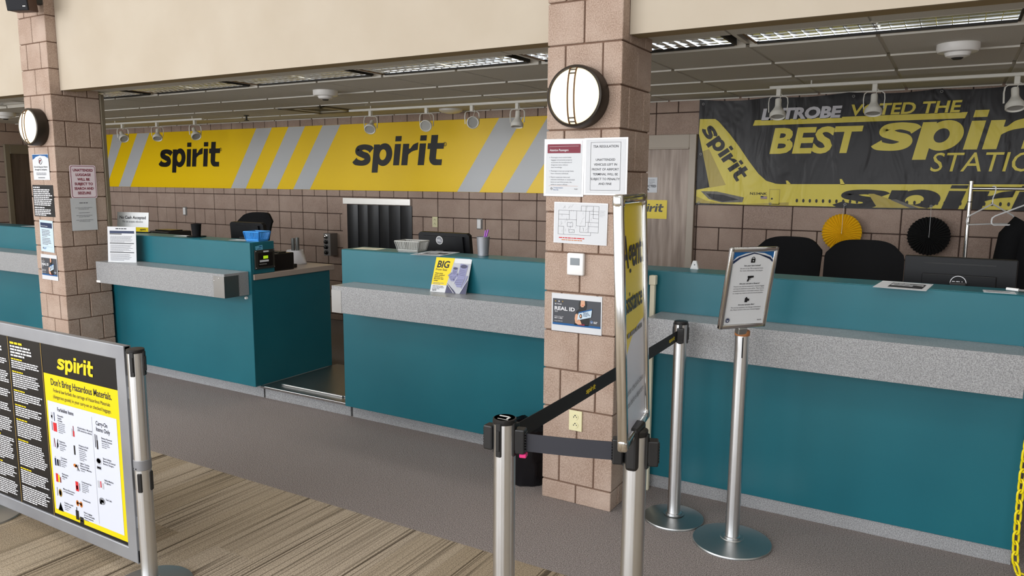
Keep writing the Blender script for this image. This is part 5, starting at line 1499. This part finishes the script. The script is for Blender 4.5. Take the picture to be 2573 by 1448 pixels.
flat('paper_slip', 'white paper lying left of blue basket', 0.16, 0.10, -2.975, 0.56, 0.2, lambda b: b.rect(-.06, .06, -.02, -.01, 'ink_light', 1))
r = thing('marker', 'white capped marker on slip at right counter end', 'marker', (2.07, 0.545, ZR + 0.008), (0, 0, -0.5))
b = MB(); b.tube([(-0.05, 0, 0), (0.0, 0, 0)], 0.007, 'white_plastic', 10); b.build('marker_cap', r, smooth=True)
b = MB(); b.tube([(0.0, 0, 0), (0.065, 0, 0)], 0.0055, 'grey_metal', 10); b.build('barrel', r, smooth=True)
b = MB(0.001)
b.prism([(-.022, 0), (.022, 0), (.010, .045), (-.008, .045)], -0.006, 0.012, 'white_plastic'); b.t = .006; b.disc(.002, .024, .004, 'ink_grey', 1, n=10)
put(b, 'table_tent', 'tiny white table tent behind right counter near wooden door', 'tent card', (0.600, 0.610, ZR))

# seat card on the middle ledge
r = thing('seat_card', 'yellow BIG Front Seat card leaning on middle counter above ledge', 'card', (-0.852, 0.338, 0.9932), (-0.36, 0, 0.06))
b = MB(0.003); w, h = 0.258, 0.222
b.box(-w / 2, w / 2, -0.003, 0, 0, h, 'white_print')
b.poly([(-w / 2, .046), (-.020, .046), (.008, h), (-w / 2, h)], 'sign_yellow', 1)
b.text('BIG', -.112, h - .064, .043, 'black_print', 2, 'l', .03, .12, width=.086); b.text('Front Seat', -.116, h - .084, .0135, 'ink', 2, 'l', .01, .12, width=.082)
for k, t in enumerate(('Want some', 'extra comfort?', 'Upgrade to a', 'Big Front Seat', 'today!')): b.text(t, -.117, h - .106 - .0115 * k, .0085, 'ink', 2, 'l', .02, .1)
b.lines(-.117, -.03, .060, 2, .008, 'ink_grey', 2, .0035, 2); b.lines(-.117, -.03, .040, 3, .0085, 'ink_grey', 2, .0045, 3); b.logo(-.115, .008, .03, 'ink', 2, .14)
b.poly([(-.020, .0), (-.017, .046), (.006, h - .01), (.010, h - .03), (w / 2, h - .03), (w / 2, 0)], 'ink_light', 1)
b.poly([(-.018, 0), (-.014, .06), (.04, .02), (.06, 0)], 'seat_dark', 2); b.poly([(w / 2, 0), (w / 2, .09), (.085, 0)], 'seat_dark', 2)
for x_, z_, s_ in ((.022, .075, .62), (.078, .040, 1.0)):
    b.poly([(x_ - .026 * s_, z_ + .075 * s_), (x_ - .022 * s_, z_ + .150 * s_), (x_ + .034 * s_, z_ + .142 * s_), (x_ + .026 * s_, z_ + .060 * s_)], 'seat_print', 3)
    b.poly(rrect(.050 * s_, .024 * s_, .010 * s_, 0), 'seat_dark', 4) if False else b.disc(x_ + .005 * s_, z_ + .132 * s_, .024 * s_, 'seat_dark', 4, .012 * s_)
    for k in range(4): b.line(x_ - .020 * s_, z_ + (.080 + .010 * k) * s_, x_ + .022 * s_, z_ + (.074 + .010 * k) * s_, .0018, 'seat_dark', 4)
    b.poly([(x_ - .055 * s_, z_ + .045 * s_), (x_ - .026 * s_, z_ + .076 * s_), (x_ + .026 * s_, z_ + .060 * s_), (x_ + .010 * s_, z_ + .0 * s_), (x_ - .020 * s_, z_ + .0 * s_)], 'seat_print', 5)
    for k in range(3): b.line(x_ - (.045 - .008 * k) * s_, z_ + (.042 - .012 * k) * s_, x_ + (.018 - .004 * k) * s_, z_ + (.048 - .014 * k) * s_, .0018, 'seat_dark', 6)
    b.line(x_ - .064 * s_, z_ + .052 * s_, x_ - .030 * s_, z_ + .086 * s_, .012 * s_, 'seat_print', 6); b.line(x_ + .020 * s_, z_ - .010 * s_, x_ + .040 * s_, z_ + .075 * s_, .012 * s_, 'seat_print', 6)
    b.line(x_ + .012 * s_, z_ - .030 * s_, x_ + .046 * s_, z_ + .045 * s_, .003, 'white_print', 7)
b.line(-.012, .055, .045, .0, .003, 'white_print', 7)
b.build('card', r)

# things on the taupe worktop at the end of the left counter
r = thing('ticket_printer', 'black box printer on worktop behind scale display', 'printer', (-2.90, 0.775, 0.9685))
b = MB(); b.box(-0.16, 0.16, -0.112, 0.10, 0, 0.135, 'black_gloss', 0.006, 2); b.build('housing', r)
b = MB(); b.box(-0.10, 0.12, -0.02, 0.06, 0.135, 0.142, 'black_plastic', 0.003, 1); b.build('lid', r)
b = MB(); b.box(-0.10, 0.10, 0.10, 0.19, 0.0, 0.03, 'black_plastic', 0.004, 1); b.build('output_tray', r)
r = thing('paper_bag', 'crumpled white paper bag on worktop near control box', 'bag', (-3.02, 1.15, 0.9685), (0, 0, 0.1))
b = MB(); vs = []; n = 28; rb = random.Random(3)
for j, (R, z) in enumerate(((0.095, 0), (0.098, 0.012), (0.085, 0.05), (0.072, 0.09), (0.066, 0.118), (0.055, 0.116), (0.03, 0.10))):
    for i in range(n):
        t = 2 * PI * i / n; k = R * (1 + 0.07 * math.sin(5 * t + j) + rb.uniform(-.03, .03)); vs.append((k * math.cos(t) - (0.03 * (1 - z / .12) if math.cos(t) < 0 else 0), k * math.sin(t), z))
fs = [(j * n + i, j * n + (i + 1) % n, (j + 1) * n + (i + 1) % n, (j + 1) * n + i) for j in range(6) for i in range(n)]
b.add(vs, fs + [tuple(range(6 * n, 7 * n)), tuple(reversed(range(n)))], 'wallbag'); b.build('paper', r, smooth=True)
for dx, dy, hh, lab in ((-0.018, 0.0, 0.215, 'left grey tube standing in crumpled white paper bag'), (0.022, 0.01, 0.222, 'right grey tube standing in crumpled white paper bag')):
    put(MB().lathe([(0.016, 0.0), (0.016, hh), (0.013, hh), (0.013, 0.01), (0, 0.01)], 'tube_grey', n=20), 'tube', lab, 'tube', (-3.02 + dx, 1.15 + dy, 0.9685 + 0.002), group='tubes in the paper bag')
r = thing('ticket_printer', 'small black printer behind No Cash Accepted card', 'printer', (-4.40, 0.95, 0.9685))
b = MB(); b.box(-0.14, 0.14, -0.12, 0.12, 0, 0.24, 'black_plastic', 0.01, 2); b.build('housing', r)
b = MB(); b.box(-0.11, 0.11, -0.08, 0.05, 0.24, 0.25, 'black_gloss', 0.003, 1); b.build('lid', r)
flat('paper_slip', 'white paper lying on far left counter', 0.24, 0.12, -5.95, 0.56, 0.05, lambda b: b.rect(-.1, .1, -.02, -.01, 'ink_light', 1))

# white cable post beside the near column
r = thing('cable_post', 'thin cream post standing against right side of near column', 'post', (0.452, 0.372, 0))
b = MB(); b.box(-0.012, 0.014, -0.014, 0.014, 0, 1.14, 'cream_plastic', 0.003, 1); b.build('shaft', r)
b = MB(); b.box(-0.017, 0.019, -0.018, 0.018, 1.14, 1.19, 'cream_plastic', 0.004, 2); b.build('post_cap', r)

# waste bin with a black liner
r = thing('waste_bin', 'small waste bin lined with shiny black bag, left of near column', 'bin', (-0.178, 0.165, 0))
b = MB(); b.lathe([(0, 0.001), (0.108, 0.001), (0.112, 0.006), (0.130, 0.31), (0.124, 0.31), (0.106, 0.01), (0, 0.01)], 'black_plastic', n=32); b.build('bin', r, smooth=True)
b = MB(); vs = []; n = 48; rb = random.Random(11)
Zs = [0.004, 0.02, 0.05, 0.09, 0.13, 0.17, 0.21, 0.25, 0.29, 0.318, 0.325, 0.315, 0.28]
for j, z in enumerate(Zs):
    R0 = (0.116 + 0.020 * z / 0.32 + 0.004) if j < 11 else (0.118 if j == 11 else 0.113)
    for i in range(n):
        t = 2 * PI * i / n
        wv = 0.0 if j >= 11 else 0.005 * math.sin(7 * t + 9 * z) + 0.0035 * math.sin(13 * t - 30 * z + 1) + rb.uniform(-.0022, .0022)
        if j < 11: wv = max(wv, -0.003)
        vs.append(((R0 + wv) * math.cos(t), (R0 + wv) * math.sin(t), z + (rb.uniform(-.006, .006) if 8 < j < 11 else 0)))
fs = [(j * n + i, j * n + (i + 1) % n, (j + 1) * n + (i + 1) % n, (j + 1) * n + i) for j in range(len(Zs) - 1) for i in range(n)]
b.add(vs, fs, 'bag_black'); b.build('liner_bag', r, smooth=True)

# garment rack with hangers and a jacket
r = thing('garment_rack', 'chrome garment rack standing behind right counter monitor', 'rack', (2.45, 2.5, 0))
for s_, xx in ((-1, -0.568), (1, 0.568)):
    b = MB(); b.tube([(xx, 0, 0.06), (xx, 0, 1.69)], 0.0135, 'chrome', 16); b.lathe([(0.0145, 1.56), (0.0145, 1.565), (0.0136, 1.566)], 'black_plastic', (xx, 0, 0), 16); b.lathe([(0.016, 1.69), (0.016, 1.70), (0, 1.703)], 'chrome', (xx, 0, 0), 16); b.build('upright', r, smooth=True)
    b = MB(); b.tube([(xx, -0.24, 0.055), (xx, 0.24, 0.055)], 0.0135, 'chrome', 12); b.build('foot_bar', r, smooth=True)
    for yy in (-0.22, 0.22):
        b = MB(); b.lathe([(0, -0.012), (0.027, -0.012), (0.027, 0.012), (0, 0.012)], 'black_plastic', (xx, yy, 0.0275), 16, 'x'); b.build('caster', r)
b = MB(); b.tube([(-0.568, 0, 1.652), (0.568, 0, 1.652)], 0.0115, 'chrome', 14); b.build('hanging_rail', r, smooth=True)
b = MB(); b.tube([(-0.568, 0, 0.09), (0.568, 0, 0.09)], 0.0115, 'chrome', 14); b.build('lower_rail', r, smooth=True)
def hanger(x, rz, label, sw=0.21, drop=0.098):
    r = thing('coat_hanger', label, 'hanger', (x, 2.5, 1.652), (0, 0, rz), group='white hangers on the garment rack')
    b = MB()
    b.tube([(-0.012 + 0.0, 0.018, 0.004)] + [(0, 0.0155 * math.cos(a), 0.0155 * math.sin(a)) for a in [PI * k / 8 for k in range(9)]] + [(0, -0.012, -0.03), (0, 0, -0.06), (0, 0, -0.10)], 0.0035, 'wire_white', 8); b.build('hook', r, smooth=True)
    b = MB()
    zb = -0.10 - drop
    pts = [(0, 0, -0.10), (sw * .9, 0, zb + .022), (sw * .985, 0, zb + .008), (sw, 0, zb - .012), (sw * .985, 0, zb - .028), (sw * .93, 0, zb - .036), (0, 0, zb - .034), (-sw * .93, 0, zb - .036), (-sw * .985, 0, zb - .028), (-sw, 0, zb - .012), (-sw * .985, 0, zb + .008), (-sw * .9, 0, zb + .022)]
    b.tube(pts, 0.0052, 'wire_white', 8, closed=True); b.build('shoulder_bar', r, smooth=True)
    return r
hanger(2.012, 0.85, 'white plastic hanger, left one, empty on garment rack')
hanger(2.196, 0.50, 'white plastic hanger, right one, beside black jacket')
r = thing('jacket', 'black jacket hanging on garment rack at right edge', 'jacket', (2.37, 2.5, 1.60))
b = MB(); vs = []; n = 28; rb = random.Random(5)
secs = [(0.06, 0.06, -0.10), (0.10, 0.075, -0.125), (0.19, 0.10, -0.17), (0.235, 0.115, -0.24), (0.235, 0.125, -0.36), (0.225, 0.125, -0.52), (0.23, 0.13, -0.70), (0.24, 0.13, -0.80)]
for j, (a, c, z) in enumerate(secs):
    for i in range(n):
        t = 2 * PI * i / n; k = 1 + 0.03 * math.sin(6 * t + j) + rb.uniform(-.01, .01); vs.append((a * k * math.cos(t), c * k * math.sin(t), z))
fs = [(j * n + (i + 1) % n, j * n + i, (j + 1) * n + i, (j + 1) * n + (i + 1) % n) for j in range(len(secs) - 1) for i in range(n)]
b.add(vs, fs + [tuple(range(n)), tuple(reversed(range((len(secs) - 1) * n, len(secs) * n)))], 'black_cloth'); b.build('body', r, smooth=True)
for s_ in (-1, 1):
    b = MB(); b.tube([(s_ * .17, -.0, -.17), (s_ * .235, -.01, -.26), (s_ * .268, -.03, -.45), (s_ * .272, -.06, -.66), (s_ * .262, -.075, -.76)], [.075, .078, .066, .056, .048], 'black_cloth', 16); b.build('sleeve', r, smooth=True)
b = MB(); b.tube([(.075 * math.cos(a), .07 * math.sin(a), -.10 + .012 * math.sin(a)) for a in [2 * PI * k / 24 for k in range(24)]], .016, 'black_cloth', 10, closed=True); b.build('collar', r, smooth=True)
b = MB(); b.tube([(.004, -.132 + .03 * (z > -.2), z) for z in (-.16, -.24, -.36, -.52, -.70, -.79)], .003, 'grey_metal', 6); b.build('zip', r)
b = MB(); b.tube([(0, 0.0155 * math.cos(a), 0.052 + 0.0155 * math.sin(a)) for a in [PI * k / 8 for k in range(9)]] + [(0, -0.012, 0.02), (0, 0, -0.02), (0, 0, -0.13)], 0.0035, 'wire_white', 8); b.build('hanger_hook', r, smooth=True)

# yellow plastic chain at the end of the right counter
r = thing('barrier_chain', 'yellow plastic link chain hanging at right end of right counter', 'chain', (2.146, 0.40, 0))
b = MB()
path = [Vector((2.150, 0.39, 0.93)), Vector((2.152, 0.36, 0.80)), Vector((2.140, 0.33, 0.62)), Vector((2.134, 0.322, 0.45)), Vector((2.134, 0.318, 0.25)), Vector((2.138, 0.315, 0.10)), Vector((2.150, 0.312, 0.030)), Vector((2.175, 0.31, 0.012)), Vector((2.24, 0.30, 0.012)), Vector((2.33, 0.28, 0.012))]
pts = _crom([list(p) for p in path], 10); step = 0.046; acc = 0.0; k = 0; last = Vector(pts[0]); marks = [(last, None)]
cum = [last]
for p in pts[1:]:
    p = Vector(p)
    while (p - last).length >= step:
        last = last + (p - last).normalized() * step; cum.append(last)
for i in range(len(cum) - 1):
    a, c = cum[i], cum[i + 1]; d = (c - a).normalized(); m_ = (a + c) / 2
    ref = Vector((0.8, 0.6, 0)) if i % 2 == 0 else Vector((-0.6, 0.8, 0))
    s_ = (ref - d * ref.dot(d)).normalized()
    hl, hw = 0.0215, 0.0105
    loop = []
    for q in range(16):
        t = 2 * PI * q / 16; loop.append(m_ + d * (hl * (1 if math.cos(t) > 0 else -1) * min(1, abs(math.cos(t)) * 1.0) + math.copysign(0.008, math.cos(t))) + s_ * hw * 1.25 * math.sin(t))
    b.tube([tuple(p - Vector((2.146, 0.40, 0))) for p in loop], 0.0046, 'chain_yellow', 8, closed=True)
b.build('links', r, smooth=True)
b = MB(); b.tube([(-0.010, 0.024, 0.95), (0.004, 0.015, 0.955), (0.006, -0.006, 0.948), (0.004, -0.010, 0.93), (0.004, -0.004, 0.92)], 0.003, 'chrome', 8); b.build('hook', r, smooth=True)
